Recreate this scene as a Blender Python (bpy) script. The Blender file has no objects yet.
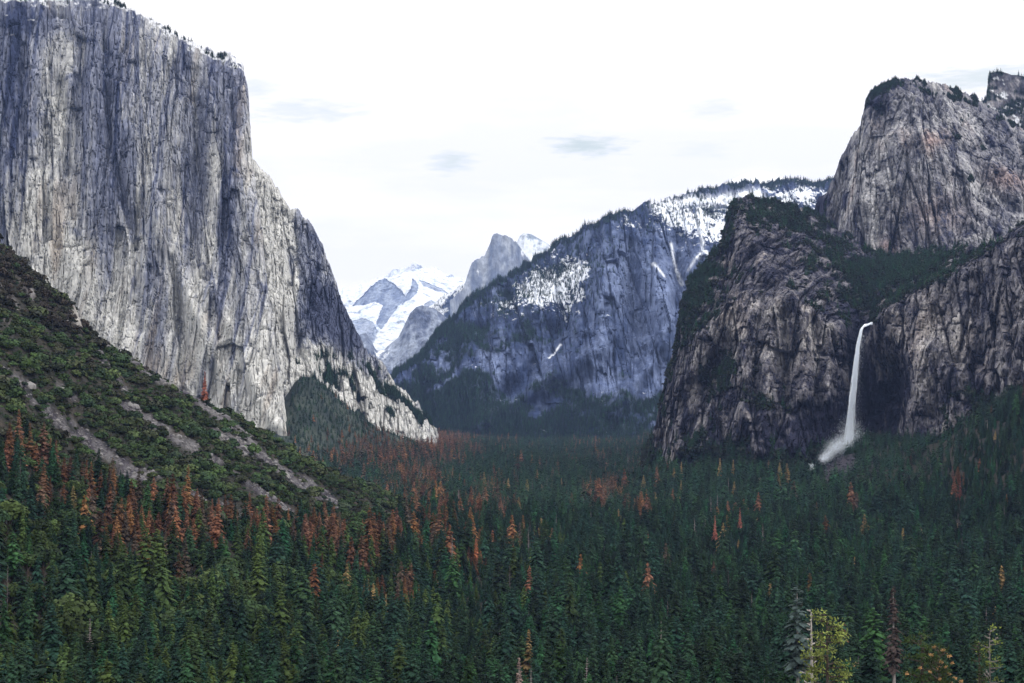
import bpy, math, random
import numpy as np
from mathutils import Matrix, Vector
random.seed(7)
RNG = np.random.default_rng(11)
SC = bpy.context.scene
COL = SC.collection

# ---------------------------------------------------------------- camera geometry
F = 1500.0
CX, CY, HOR = 512.0, 341.5, 403.0
TH = math.atan((HOR - CY) / F)
CT, ST = math.cos(TH), math.sin(TH)

def unproj(px, py, d):
    """world point seen at (px, py) whose distance along +Y is d"""
    px = np.asarray(px, float); py = np.asarray(py, float); d = np.asarray(d, float)
    u = (px - CX) / F; v = (CY - py) / F
    y = CT - v * ST; z = ST + v * CT
    k = d / y
    return u * k, d + 0 * u, z * k

def proj(x, y, z):
    yc = y * CT + z * ST; zc = -y * ST + z * CT
    return CX + F * x / yc, CY - F * zc / yc

# ---------------------------------------------------------------- noise
def _h(ix, iy, iz, seed):
    n = (ix.astype(np.int64) * 374761393 + iy.astype(np.int64) * 668265263 + iz.astype(np.int64) * 2147483647 % 4294967291 + seed * 974634777) & 0xFFFFFFFF
    n = ((n ^ (n >> 13)) * 1274126177) & 0xFFFFFFFF
    n = ((n ^ (n >> 16)) * 2246822519) & 0xFFFFFFFF
    return n ^ (n >> 15)

def perlin(x, y, z, seed=0):
    x0 = np.floor(x); y0 = np.floor(y); z0 = np.floor(z)
    fx = (x - x0).astype(np.float32); fy = (y - y0).astype(np.float32); fz = (z - z0).astype(np.float32)
    ux = fx*fx*fx*(fx*(fx*6-15)+10); uy = fy*fy*fy*(fy*(fy*6-15)+10); uz = fz*fz*fz*(fz*(fz*6-15)+10)
    out = 0
    for dx in (0, 1):
        for dy in (0, 1):
            for dz in (0, 1):
                h = _h(x0+dx, y0+dy, z0+dz*1.0, seed)
                gx = ((h & 1023).astype(np.float32) / 511.5 - 1)
                gy = (((h >> 10) & 1023).astype(np.float32) / 511.5 - 1)
                gz = (((h >> 20) & 1023).astype(np.float32) / 511.5 - 1)
                w = (ux if dx else 1-ux) * (uy if dy else 1-uy) * (uz if dz else 1-uz)
                out = out + w * (gx*(fx-dx) + gy*(fy-dy) + gz*(fz-dz))
    return out * 1.25

def fbm(x, y, z, octv=5, seed=0, gain=0.5, lac=2.03):
    s = 0; a = 1.0; t = 0
    for o in range(octv):
        s = s + a * perlin(x, y, z, seed + o * 17); t += a
        a *= gain; x = x*lac + 3.7; y = y*lac + 1.3; z = z*lac + 7.1
    return s / t * 1.6

def ridged(x, y, z, octv=4, seed=0, gain=0.55, lac=2.1):
    s = 0; a = 1.0; t = 0
    for o in range(octv):
        s = s + a * (1 - 2.6*np.abs(perlin(x, y, z, seed + o * 29))); t += a
        a *= gain; x = x*lac + 3.7; y = y*lac + 1.3; z = z*lac + 7.1
    return s / t

def _h2(ix, iz, seed):
    n = (ix.astype(np.int64)*374761393 + iz.astype(np.int64)*668265263 + seed*974634777) & 0xFFFFFFFF
    n = ((n ^ (n >> 13))*1274126177) & 0xFFFFFFFF
    n = ((n ^ (n >> 16))*2246822519) & 0xFFFFFFFF
    return n ^ (n >> 15)

def slabs(a, z, ca, cz, seed):
    """joint blocks: for each point the block's own offset, its tone, and the distance to the next joint"""
    x = a/ca; y = z/cz
    ix = np.floor(x); iy = np.floor(y)
    f1 = np.full(x.shape, 9.0, np.float32); f2 = f1.copy(); hh = np.zeros(x.shape, np.float32); tone = hh.copy()
    for dx in (-1, 0, 1):
        for dy in (-1, 0, 1):
            h = _h2(ix+dx, iy+dy, seed)
            jx = (h & 255)/255.0; jy = ((h >> 8) & 255)/255.0
            ex = x-(ix+dx+jx); ey = y-(iy+dy+jy)
            d = (np.abs(ex) + .55*np.abs(ey)).astype(np.float32)
            v = (((h >> 16) & 255)/127.5-1 + (((h >> 24) & 127)/63.5-1)*1.3*ex + (((h >> 5) & 255)/127.5-1)*.8*ey).astype(np.float32)
            t = (((h >> 11) & 255)/127.5-1).astype(np.float32)
            nr = d < f1
            f2 = np.where(nr, f1, np.minimum(f2, d)); hh = np.where(nr, v, hh); tone = np.where(nr, t, tone); f1 = np.where(nr, d, f1)
    return hh, tone, f2-f1

def polyin(px, py, pts):
    ins = np.zeros(np.shape(px), bool)
    for (x0, y0), (x1, y1) in zip(pts, pts[1:]+pts[:1]):
        if y0 == y1: continue
        c = ((y0 > py) != (y1 > py)) & (px < (x1-x0)*(py-y0)/(y1-y0)+x0)
        ins ^= c
    return ins

def sstep(a, b, x):
    t = np.clip((x - a) / (b - a), 0, 1)
    return t * t * (3 - 2 * t)

def lerp(a, b, t):
    return a + (b - a) * t

def blob(px, py, cx, cy, rx, ry=None, ang=0):
    ry = ry or rx
    dx = px - cx; dy = py - cy
    if ang:
        c, s = math.cos(ang), math.sin(ang)
        dx, dy = dx*c + dy*s, -dx*s + dy*c
    return np.exp(-(dx/rx)**2 - (dy/ry)**2)

def polydist(px, py, pts):
    """pixel distance to a polyline"""
    best = np.full(np.shape(px), 1e9)
    for (x0, y0), (x1, y1) in zip(pts[:-1], pts[1:]):
        vx, vy = x1-x0, y1-y0
        t = np.clip(((px-x0)*vx + (py-y0)*vy) / (vx*vx+vy*vy), 0, 1)
        best = np.minimum(best, np.hypot(px-x0-t*vx, py-y0-t*vy))
    return best

def smooth_cols(a, n):
    if n < 1: return a
    k = np.hanning(2*n+3)[1:-1]; k /= k.sum()
    p = np.pad(a, [(n, n)] + [(0, 0)]*(a.ndim-1), mode='edge')
    return np.apply_along_axis(lambda c: np.convolve(c, k, 'valid'), 0, p)

# ---------------------------------------------------------------- mesh / object helpers
def grid_mesh(name, X, Y, Z, attrs=None, colors=None, smooth=False, flip=False):
    nu, nv = X.shape
    me = bpy.data.meshes.new(name)
    co = np.stack([X, Y, Z], -1).reshape(-1, 3).astype(np.float32)
    idx = np.arange(nu*nv).reshape(nu, nv)
    a, b, c, d = idx[:-1, :-1], idx[1:, :-1], idx[1:, 1:], idx[:-1, 1:]
    q = np.stack([a, b, c, d] if not flip else [a, d, c, b], -1).reshape(-1, 4).astype(np.int32)
    me.vertices.add(len(co)); me.vertices.foreach_set('co', co.ravel())
    me.loops.add(q.size); me.loops.foreach_set('vertex_index', q.ravel())
    me.polygons.add(len(q))
    me.polygons.foreach_set('loop_start', np.arange(0, q.size, 4, dtype=np.int32))
    me.polygons.foreach_set('use_smooth', np.full(len(q), smooth))
    me.update(calc_edges=True)
    for k, v in (attrs or {}).items():
        at = me.attributes.new(k, 'FLOAT', 'POINT'); at.data.foreach_set('value', np.asarray(v, np.float32).ravel())
    for k, v in (colors or {}).items():
        at = me.attributes.new(k, 'FLOAT_COLOR', 'POINT')
        c4 = np.ones((nu*nv, 4), np.float32); c4[:, :3] = v.reshape(-1, 3)
        at.data.foreach_set('color', c4.ravel())
    return me

def link(name, me, mat=None, parent=None):
    o = bpy.data.objects.new(name, me)
    COL.objects.link(o)
    if mat is not None and me is not None and not me.materials: me.materials.append(mat)
    if parent: o.parent = parent
    return o

def tag(o, label=None, cat=None, group=None, kind=None):
    if label: o['label'] = label
    if cat: o['category'] = cat
    if group: o['group'] = group
    if kind: o['kind'] = kind
    return o

class TM:
    """triangle/quad soup with material slots"""
    def __init__(s): s.v = []; s.f = []; s.m = []
    def poly(s, pts, m=0):
        i = len(s.v); s.v.extend(tuple(map(float, p)) for p in pts)
        s.f.append(tuple(range(i, i+len(pts)))); s.m.append(m)
    def tube(s, path, rad, n=5, m=0):
        rings = []
        for k, (p, r) in enumerate(zip(path, rad)):
            p = Vector(p)
            t = (Vector(path[min(k+1, len(path)-1)]) - Vector(path[max(k-1, 0)])).normalized()
            a = t.orthogonal().normalized(); b = t.cross(a)
            i = len(s.v)
            for j in range(n):
                w = 2*math.pi*j/n
                s.v.append(tuple(p + (a*math.cos(w) + b*math.sin(w))*r))
            rings.append(i)
        for i0, i1 in zip(rings[:-1], rings[1:]):
            for j in range(n):
                s.f.append((i0+j, i0+(j+1) % n, i1+(j+1) % n, i1+j)); s.m.append(m)
        s.f.append(tuple(rings[-1]+j for j in range(n))); s.m.append(m)
    def mesh(s, name, mats):
        me = bpy.data.meshes.new(name)
        me.from_pydata(s.v, [], s.f)
        me.polygons.foreach_set('material_index', s.m)
        for q in mats: me.materials.append(q)
        me.update()
        return me

# ---------------------------------------------------------------- materials
def new_mat(name):
    m = bpy.data.materials.new(name); m.use_nodes = True
    nt = m.node_tree; nt.nodes.clear()
    out = nt.nodes.new('ShaderNodeOutputMaterial')
    b = nt.nodes.new('ShaderNodeBsdfPrincipled'); nt.links.new(b.outputs[0], out.inputs[0])
    b.inputs['Roughness'].default_value = 0.95
    if 'Specular IOR Level' in b.inputs: b.inputs['Specular IOR Level'].default_value = 0.15
    return m, nt, b

def N(nt, t, **kw):
    n = nt.nodes.new(t)
    for k, v in kw.items(): setattr(n, k, v)
    return n

def rock_mat(name, sc=(0.12, 0.12, 0.03), bump=6.0, lo=0.55, hi=1.4):
    """albedo comes from the mesh (mineral colour, plants, snow, some painted light, shade and haze); finer grain and cracks are noise in metres"""
    m, nt, b = new_mat(name); L = nt.links.new
    at = N(nt, 'ShaderNodeAttribute', attribute_name='alb')
    tc = N(nt, 'ShaderNodeTexCoord')
    mp = N(nt, 'ShaderNodeMapping'); mp.inputs['Scale'].default_value = sc
    L(tc.outputs['Object'], mp.inputs['Vector'])
    no = N(nt, 'ShaderNodeTexNoise'); no.inputs['Scale'].default_value = 1; no.inputs['Detail'].default_value = 5; no.inputs['Roughness'].default_value = 0.68
    L(mp.outputs[0], no.inputs['Vector'])
    mr = N(nt, 'ShaderNodeMapRange'); mr.inputs['From Min'].default_value = 0.32; mr.inputs['From Max'].default_value = 0.68
    mr.inputs['To Min'].default_value = lo; mr.inputs['To Max'].default_value = hi
    L(no.outputs['Fac'], mr.inputs['Value'])
    # snow keeps an even white: the mineral grain fades where the albedo is snow-bright
    sp = N(nt, 'ShaderNodeSeparateColor'); L(at.outputs['Color'], sp.inputs[0])
    sm = N(nt, 'ShaderNodeMapRange'); sm.inputs['From Min'].default_value = .56; sm.inputs['From Max'].default_value = .74; L(sp.outputs[0], sm.inputs['Value'])
    ml = N(nt, 'ShaderNodeMix'); ml.data_type = 'FLOAT'; L(sm.outputs[0], ml.inputs[0]); L(mr.outputs[0], ml.inputs[2]); ml.inputs[3].default_value = 1.0
    mx = N(nt, 'ShaderNodeVectorMath', operation='SCALE')
    L(at.outputs['Color'], mx.inputs[0]); L(ml.outputs[0], mx.inputs['Scale'])
    L(mx.outputs[0], b.inputs['Base Color'])
    n2 = N(nt, 'ShaderNodeTexNoise'); n2.inputs['Scale'].default_value = 2.2; n2.inputs['Detail'].default_value = 4; n2.inputs['Roughness'].default_value = 0.7
    L(mp.outputs[0], n2.inputs['Vector'])
    bp = N(nt, 'ShaderNodeBump'); bp.inputs['Strength'].default_value = 0.9; bp.inputs['Distance'].default_value = bump
    L(n2.outputs['Fac'], bp.inputs['Height']); L(bp.outputs[0], b.inputs['Normal'])
    return m

def leaf_mat(name, cols, rough=0.9, tone=True):
    """foliage: hue varies from plant to plant (object random) and from clump to clump (noise)"""
    m, nt, b = new_mat(name); L = nt.links.new
    b.inputs['Roughness'].default_value = rough
    oi = N(nt, 'ShaderNodeObjectInfo')
    cr = N(nt, 'ShaderNodeValToRGB'); e = cr.color_ramp.elements
    while len(e) < len(cols): e.new(0.5)
    for i, c in enumerate(cols):
        e[i].position = i/(len(cols)-1); e[i].color = (*c, 1)
    L(oi.outputs['Random'], cr.inputs[0])
    tc = N(nt, 'ShaderNodeTexCoord')
    no = N(nt, 'ShaderNodeTexNoise'); no.inputs['Scale'].default_value = 0.55; no.inputs['Detail'].default_value = 3
    L(tc.outputs['Object'], no.inputs['Vector'])
    mr = N(nt, 'ShaderNodeMapRange'); mr.inputs['From Min'].default_value = 0.35; mr.inputs['From Max'].default_value = 0.65
    mr.inputs['To Min'].default_value = 0.6; mr.inputs['To Max'].default_value = 1.5
    L(no.outputs['Fac'], mr.inputs['Value'])
    # every plant has its own depth of colour
    mu = N(nt, 'ShaderNodeMath', operation='MULTIPLY'); mu.inputs[1].default_value = 37.7; L(oi.outputs['Random'], mu.inputs[0])
    fr = N(nt, 'ShaderNodeMath', operation='FRACT'); L(mu.outputs[0], fr.inputs[0])
    ma = N(nt, 'ShaderNodeMapRange'); ma.inputs['To Min'].default_value = .38 if tone else .95; ma.inputs['To Max'].default_value = 1.6 if tone else 1.05; L(fr.outputs[0], ma.inputs['Value'])
    mm = N(nt, 'ShaderNodeMath', operation='MULTIPLY'); L(mr.outputs[0], mm.inputs[0]); L(ma.outputs[0], mm.inputs[1]); mr = mm
    mx = N(nt, 'ShaderNodeVectorMath', operation='SCALE')
    L(cr.outputs['Color'], mx.inputs[0]); L(mr.outputs[0], mx.inputs['Scale'])
    L(mx.outputs[0], b.inputs['Base Color'])
    return m

M_ROCK = rock_mat('granite', (0.11, 0.11, 0.018), 4.0, .5, 1.45)
M_CRAG = rock_mat('craggy_granite', (0.13, 0.13, 0.07), 2.5, .5, 1.5)
M_FAR = rock_mat('far_granite', (0.035, 0.035, 0.02), 7.0, .6, 1.4)
M_GROUND = rock_mat('forest_soil', (0.35, 0.35, 0.35), 1.2, .45, 1.5)
# ---------------------------------------------------------------- mountains
def resample(cols, vpos, nu, nv, dsm=6):
    A = np.array(cols, float)                     # K,R,3
    step = np.hypot(np.diff(A[:, :, 0], axis=0), np.diff(A[:, :, 1], axis=0)).mean(1) + 2.0
    uk = np.concatenate([[0], np.cumsum(step)]); uk /= uk[-1]
    u = np.linspace(0, 1, nu); v = np.linspace(0, 1, nv)
    B = np.stack([[np.interp(u, uk, A[:, r, k]) for r in range(A.shape[1])] for k in range(3)], -1)  # R,nu,3
    B = np.transpose(B, (1, 0, 2))                # nu,R,3
    B[:, :, 2] = smooth_cols(B[:, :, 2], dsm)
    B[:, 1:, :2] = smooth_cols(B[:, 1:, :2], dsm)
    out = np.empty((nu, nv, 3))
    # monotone cubic-ish: linear then blur along v for depth only
    vp = np.array(vpos)
    for k in range(3):
        for i in range(nu):
            out[i, :, k] = np.interp(v, vp, B[i, :, k])
    d = out[:, :, 2].T
    out[:, :, 2] = smooth_cols(d, max(2, nv//25)).T
    return out

def normals(X, Y, Z):
    du = np.stack([np.gradient(X, axis=0), np.gradient(Y, axis=0), np.gradient(Z, axis=0)], -1)
    dv = np.stack([np.gradient(X, axis=1), np.gradient(Y, axis=1), np.gradient(Z, axis=1)], -1)
    n = np.cross(du, dv)
    n /= np.linalg.norm(n, axis=-1, keepdims=True) + 1e-9
    s = np.sign(-(n[..., 0]*X + n[..., 1]*Y + n[..., 2]*Z)); s[s == 0] = 1
    return n * s[..., None]

def sheet(name, cols, vpos, nu, nv, disp, paint, mat, back=900, drop=0.25, label=None, dsm=6, jag=0, jsc=30):
    G = resample(cols, vpos, nu, nv, dsm)
    PX, PY, D = G[..., 0], G[..., 1], G[..., 2]
    X, Y, Z = unproj(PX, PY, D)
    n = normals(X, Y, Z)
    V = np.broadcast_to(np.linspace(0, 1, nv)[None], X.shape)
    off = disp(PX, PY, X, Y, Z, V)
    off = off - off.mean()
    damp = 0.25 + 0.75*sstep(0, 0.10, V)
    off = off * damp
    # joints and ribs step out towards the open valley, not sideways
    vl = np.hypot(X, Y); dr = np.stack([-X/vl, -Y/vl, 0*X], -1)*.88 + n*.12
    X2, Y2, Z2 = X + dr[..., 0]*off, Y + dr[..., 1]*off, Z + dr[..., 2]*off
    if jag:
        Z2 = Z2 + jag*(ridged(X2/jsc, Y2/jsc/4, Z2*0, 4, 77, .65) - .5)*sstep(.16, 0, V)
    n2 = normals(X2, Y2, Z2)
    alb, veg = paint(PX, PY, X2, Y2, Z2, n2, off)
    alb = np.clip(alb, 0.01, 0.9)
    # plateau running back behind the crest, so that the mountain has a body
    t = np.array([1, .6, .35, .15, .04])
    bx = X2[:, :1] * (1 + t[None]*back/Y2[:, :1]); by = Y2[:, :1] + t[None]*back
    bz = Z2[:, :1] - drop*back*t[None]**1.3 + 6*fbm(bx/90, by/90, bx*0, 3, 5)*t[None]
    XX = np.concatenate([bx, X2], 1); YY = np.concatenate([by, Y2], 1); ZZ = np.concatenate([bz, Z2], 1)
    ba = np.repeat(alb[:, :1], len(t), 1)
    me = grid_mesh(name, XX, YY, ZZ, colors={'alb': np.concatenate([ba, alb], 1)})
    o = link(name, me, mat); tag(o, label, 'mountain', None, 'structure')
    return dict(X=X2, Y=Y2, Z=Z2, n=n2, veg=veg, PX=PX, PY=PY, o=o)

def C(*a): return np.array(a, float)

def mixc(a, b, t): return a*(1-t[..., None]) + b*t[..., None]

# ---- big pale wall on the left
cap_cols = [
 [(-160,-70,3350),(-160,60,3270),(-160,200,3200),(-160,480,3060)],
 [(0,-7,3380),(0,110,3300),(0,230,3230),(0,480,3090)],
 [(60,-8,3390),(61,110,3310),(63,230,3240),(66,480,3090)],
 [(108,-3,3400),(111,110,3320),(116,230,3250),(124,480,3080)],
 [(130,8,3410),(134,115,3320),(141,232,3240),(152,470,3060)],
 [(150,20,3420),(155,122,3330),(164,235,3240),(180,465,3040)],
 [(165,28,3425),(171,126,3330),(182,237,3230),(204,460,3010)],
 [(180,36,3430),(187,130,3330),(199,238,3220),(224,455,2980)],
 [(200,45,3440),(208,136,3340),(220,240,3215),(248,452,2950)],
 [(220,52,3450),(230,142,3350),(241,243,3210),(268,448,2920)],
 [(235,57,3450),(244,148,3360),(256,246,3205),(282,445,2895)],
 [(243,65,3455),(250,152,3370),(263,250,3210),(290,441,2890)],
 [(244,80,3620),(249,160,3560),(261,255,3480),(287,441,3250)],
 [(238,95,3800),(243,165,3750),(255,260,3600),(280,441,3400)],
]
def cap_disp(PX, PY, X, Y, Z, V):
    sx = X + 0.22*np.clip(250 - Z, 0, 600)*0.6
    wp = 4*fbm(X/60, Y/60, Z/160, 2, 7)
    o = 34*fbm(sx/260, Y/260, Z/900, 3, 1)
    o += 26*ridged((sx+wp)/80, Y/260, Z/1500, 3, 2, .55)
    o += 8*fbm((sx+.5*wp)/24, Y/90, Z/420, 4, 3, .62)
    o += 3*fbm(X/14, Y/40, Z/22, 3, 8, .6)
    aa = sx*.95 + Y*.35 + wp*1.5
    for ca, cz, am, sd in ((150, 620, 26, 5), (64, 300, 17, 1), (25, 110, 6, 2), (10, 36, 2.5, 3)):
        h, tn, e = slabs(aa, Z + 25*fbm(X/70, Y/70, Z/70, 2, 9), ca, cz, sd); o += am*h - 5*sstep(min(.09, 2.2/ca), .0, e)
    lean = [[(150,190),(163,235),(185,290),(205,330),(228,390),(243,430)], [(212,290),(232,335),(252,380),(275,425)], [(40,180),(70,250),(95,320),(120,350)]]
    for k, l in enumerate(lean):
        d = polydist(PX, PY, l); o += (30, 20, 18)[k]*np.exp(-(d/(9, 8, 12)[k])**2)
    for l in ([(104,10),(106,70),(112,160),(130,230)], [(196,70),(197,150),(205,210)], [(60,80),(66,170)], [(226,60),(236,130)], [(172,260),(180,330),(200,400)], [(134,215),(140,330)]):
        d = polydist(PX + 3*perlin(Z/40, X*0, X*0, 5), PY, l); o -= 24*np.exp(-(d/5)**2)
    return o
def cap_paint(PX, PY, X, Y, Z, n, off):
    sx = X + 0.13*np.clip(250 - Z, 0, 600)
    wp = 4*fbm(X/60, Y/60, Z/160, 2, 7)
    st = 1.25*fbm((sx+wp)/50, Y/400, Z/1300, 5, 21, .66)
    st2 = 1.3*fbm((sx+wp)/13, Y/90, Z/480, 4, 25, .6) + .5*fbm(X/14, Y/20, Z/18, 3, 27, .6)
    big = fbm(sx/210, Y/400, Z/420, 3, 33)
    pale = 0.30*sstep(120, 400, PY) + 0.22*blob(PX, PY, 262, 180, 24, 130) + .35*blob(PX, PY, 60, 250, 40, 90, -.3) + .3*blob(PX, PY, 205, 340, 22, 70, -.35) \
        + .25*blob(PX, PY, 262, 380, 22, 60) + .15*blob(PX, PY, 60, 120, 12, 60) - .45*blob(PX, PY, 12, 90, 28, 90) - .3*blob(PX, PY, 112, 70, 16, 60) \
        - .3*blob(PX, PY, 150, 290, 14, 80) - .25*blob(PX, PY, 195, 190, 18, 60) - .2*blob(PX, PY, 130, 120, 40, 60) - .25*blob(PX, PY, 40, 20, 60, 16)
    aa = sx*.95 + Y*.35 + wp*1.5; zz = Z + 25*fbm(X/70, Y/70, Z/70, 2, 9)
    _, t1, e1 = slabs(aa, zz, 64, 330, 1); _, t2, e2 = slabs(aa, zz, 25, 120, 2); _, t3, e3 = slabs(aa, zz, 10, 42, 3)
    # long dark streaks run down from the rim
    vstreak = ridged((sx+wp)/34, Y/900, Z/2600, 3, 29, .6)
    v = 0.57 + 0.32*st + 0.13*st2 + 0.25*big + pale*0.95 + .15*t1 + .07*t2 + .04*t3 - .34*sstep(.66, .9, vstreak) - .12*sstep(.07, 0, e2) - .22*sstep(.045, 0, e1)
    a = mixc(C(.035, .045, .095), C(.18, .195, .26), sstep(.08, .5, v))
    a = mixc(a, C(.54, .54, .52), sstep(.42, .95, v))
    tan = sstep(.15, .6, fbm(sx/40, Y/200, Z/300, 3, 61))*sstep(.3, .7, v)
    a = mixc(a, C(.40, .34, .28), tan*.6)
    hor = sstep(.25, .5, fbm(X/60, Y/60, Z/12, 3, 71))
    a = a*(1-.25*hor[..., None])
    # snow and brush on the rim
    rim = np.clip(1 - (PY - np.interp(PX, [-200, 110, 150, 200, 243], [-7, -3, 20, 45, 65]))/14, 0, 1)
    nn = fbm(X/26, Y/26, Z/16, 4, 51)
    snow = sstep(.1, .3, rim*.9 + nn*.8 - .35)*(rim > 0)*sstep(-.2, .3, rim)
    sh = fbm(X/40, Y/40, Z/9, 3, 53)
    snow = np.maximum(snow, sstep(.45, .7, sh)*blob(PX, PY, 25, 15, 80, 22))
    a = mixc(a, C(.80, .82, .86), np.clip(snow, 0, 1))
    veg = rim*sstep(-.1, .4, nn)*.5 * (PX > -20)
    return a, veg
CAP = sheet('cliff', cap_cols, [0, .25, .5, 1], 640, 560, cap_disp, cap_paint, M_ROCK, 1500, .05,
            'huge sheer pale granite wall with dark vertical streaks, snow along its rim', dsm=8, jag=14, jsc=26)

# ---- its receding flank, right of the prow
flank_cols = [
 [(238,120,3640),(243,200,3560),(252,290,3480),(262,430,3330)],
 [(251,156,3640),(258,220,3560),(270,290,3460),(286,415,3330)],
 [(262,170,3680),(271,230,3590),(283,300,3480),(302,410,3340)],
 [(278,187,3740),(287,240,3640),(298,305,3540),(316,410,3380)],
 [(290,207,3780),(299,255,3680),(310,312,3580),(326,415,3430)],
 [(300,213,3820),(309,262,3720),(319,318,3620),(336,420,3470)],
 [(313,228,3860),(321,272,3780),(331,325,3680),(348,424,3520)],
 [(320,242,3880),(328,283,3800),(338,332,3710),(356,428,3550)],
 [(330,265,3900),(337,300,3830),(346,342,3740),(366,432,3590)],
 [(339,293,3920),(345,320,3860),(354,352,3780),(376,434,3620)],
 [(349,317,3940),(355,338,3880),(363,364,3800),(386,436,3660)],
 [(360,340,3960),(366,358,3900),(374,380,3820),(396,440,3700)],
 [(367,352,3970),(373,370,3920),(382,392,3840),(404,442,3720)],
 [(381,361,3990),(387,380,3940),(394,400,3870),(412,444,3760)],
 [(393,382,4010),(398,396,3960),(405,410,3900),(420,445,3800)],
 [(410,396,4040),(414,408,4000),(419,420,3950),(430,446,3860)],
 [(424,410,4070),(427,420,4040),(430,430,4000),(437,448,3920)],
 [(435,425,4100),(437,432,4080),(439,440,4050),(443,450,4000)],
 [(439,436,4300),(441,442,4280),(443,446,4250),(447,452,4200)],
]
def flank_disp(PX, PY, X, Y, Z, V):
    o = 34*fbm(X/220, Y/220, Z/420, 3, 101) + 22*ridged(X*1.4*3600/Y/60, Y/300, Z/260, 4, 102)
    o += 6*fbm(X/24, Y/40, Z/50, 4, 103, .6)
    for ca, cz, am, sd in ((50, 120, 14, 11), (20, 42, 8, 12), (9, 17, 4, 13)):
        h, tn, e = slabs(X*5200/Y+.12*Z, Z-.15*X, ca, cz, sd); o += am*h - am*.7*sstep(.1, .0, e)
    for l, w, am in (([(262,170),(268,250),(275,330),(282,400)], 6, 30), ([(292,215),(296,290),(300,350)], 6, -30), ([(318,250),(322,300),(330,345)], 8, 26), ([(310,300),(300,350)], 12, -40)):
        o += am*np.exp(-(polydist(PX, PY, l)/w)**2)
    return o
def flank_paint(PX, PY, X, Y, Z, n, off):
    st = fbm(X*3600/Y/28, Y/300, Z/150, 5, 121, .62); f = fbm(X/16, Y/20, Z/30, 4, 125, .6)
    pale = .16 + .95*blob(PX, PY, 275, 250, 19, 120, -.1) + .9*blob(PX, PY, 375, 405, 60, 26, .72) + .55*blob(PX, PY, 325, 355, 16, 14) \
        - .75*blob(PX, PY, 325, 320, 26, 36, -.5) - .6*blob(PX, PY, 345, 330, 14, 50, -.5) - .35*blob(PX, PY, 312, 250, 10, 30)  # light on the flank beside the prow is painted in as pale colour
    _, t2, e2 = slabs(X*5200/Y+.12*Z, Z-.15*X, 20, 42, 12)
    v = .46 + .5*st + .36*f + pale +   .12*t2 - .20*sstep(.1, 0, e2)
    a = mixc(C(.06, .07, .12), C(.21, .225, .28), sstep(.0, .5, v))
    a = mixc(a, C(.56, .56, .54), sstep(.42, .95, v))
    nn = fbm(X/45, Y/45, Z/40, 4, 131)
    low = sstep(-.02, .5, nn - .1 + .9*blob(PX, PY, 332, 375, 14, 11) + .35*blob(PX, PY, 360, 390, 40, 12, .7) - .35)
    low = low*sstep(340, 362, PY + .0*PX)
    band = np.exp(-(np.abs(polydist(PX, PY, [(300,360),(330,352),(365,372),(390,392),(420,418)])-0)/5)**2)*sstep(-.1, .3, nn)
    a = mixc(a, C(.035, .045, .045), np.clip(low + band*.8, 0, 1))
    rim = sstep(6, 0, PX*0 + np.abs(PY - np.interp(PX, [251,262,278,300,313,330,349,367,393,424,438], [156,170,187,213,228,265,317,352,382,410,436])))
    return a, np.clip(low + band + .15*rim, 0, 1)*(PX > 250)
FLANK = sheet('cliff', flank_cols, [0, .33, .62, 1], 420, 420, flank_disp, flank_paint, M_ROCK, 900, .25,
              'receding flank of the great wall, upper light painted on, with a pale slabby buttress at its foot', dsm=5, jag=22, jsc=40)

# ---- blue-grey snowy mountain closing the valley
cen_cols = [
 [(380,402,6200),(380,415,6120),(380,430,6050),(380,455,5900)],
 [(394,373,6300),(395,395,6180),(396,420,6060),(397,455,5850)],
 [(416,357,6420),(417,382,6250),(418,412,6100),(418,455,5820)],
 [(441,328,6600),(442,360,6350),(443,400,6120),(443,455,5800)],
 [(457,312,6700),(459,348,6400),(461,392,6130),(461,455,5780)],
 [(473,295,6780),(476,336,6440),(478,385,6140),(478,455,5760)],
 [(494,281,6880),(498,326,6480),(501,378,6140),(501,455,5740)],
 [(514,273,6950),(519,320,6500),(522,374,6130),(522,455,5720)],
 [(535,258,7000),(541,310,6500),(544,368,6110),(544,455,5700)],
 [(555,244,7020),(561,302,6480),(563,364,6080),(563,455,5680)],
 [(576,232,6950),(582,294,6430),(583,360,6060),(583,455,5660)],
 [(592,223,6800),(598,286,6380),(600,356,6040),(600,455,5640)],
 [(605,217,6640),(610,280,6340),(612,354,6040),(612,455,5640)],
 [(617,213,6700),(622,277,6340),(624,352,6040),(624,455,5640)],
 [(637,205,6850),(641,272,6380),(643,350,6060),(643,455,5640)],
 [(662,200,6950),(664,268,6420),(666,348,6080),(666,455,5640)],
 [(685,195,7100),(687,264,6440),(689,346,6100),(690,455,5650)],
 [(707,187,7300),(709,256,6480),(711,344,6120),(712,455,5660)],
 [(730,184,7500),(732,250,6600),(733,340,6200),(734,455,5700)],
 [(752,181,7600),(753,246,6700),(754,335,6250),(755,455,5750)],
 [(782,180,7700),(783,240,6800),(784,330,6300),(785,455,5800)],
 [(812,182,7700),(813,238,6800),(814,325,6300),(815,455,5800)],
 [(840,177,7700),(840,235,6800),(840,320,6300),(840,455,5800)],
 [(900,170,7700),(900,230,6800),(900,320,6300),(900,455,5800)],
]
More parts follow.
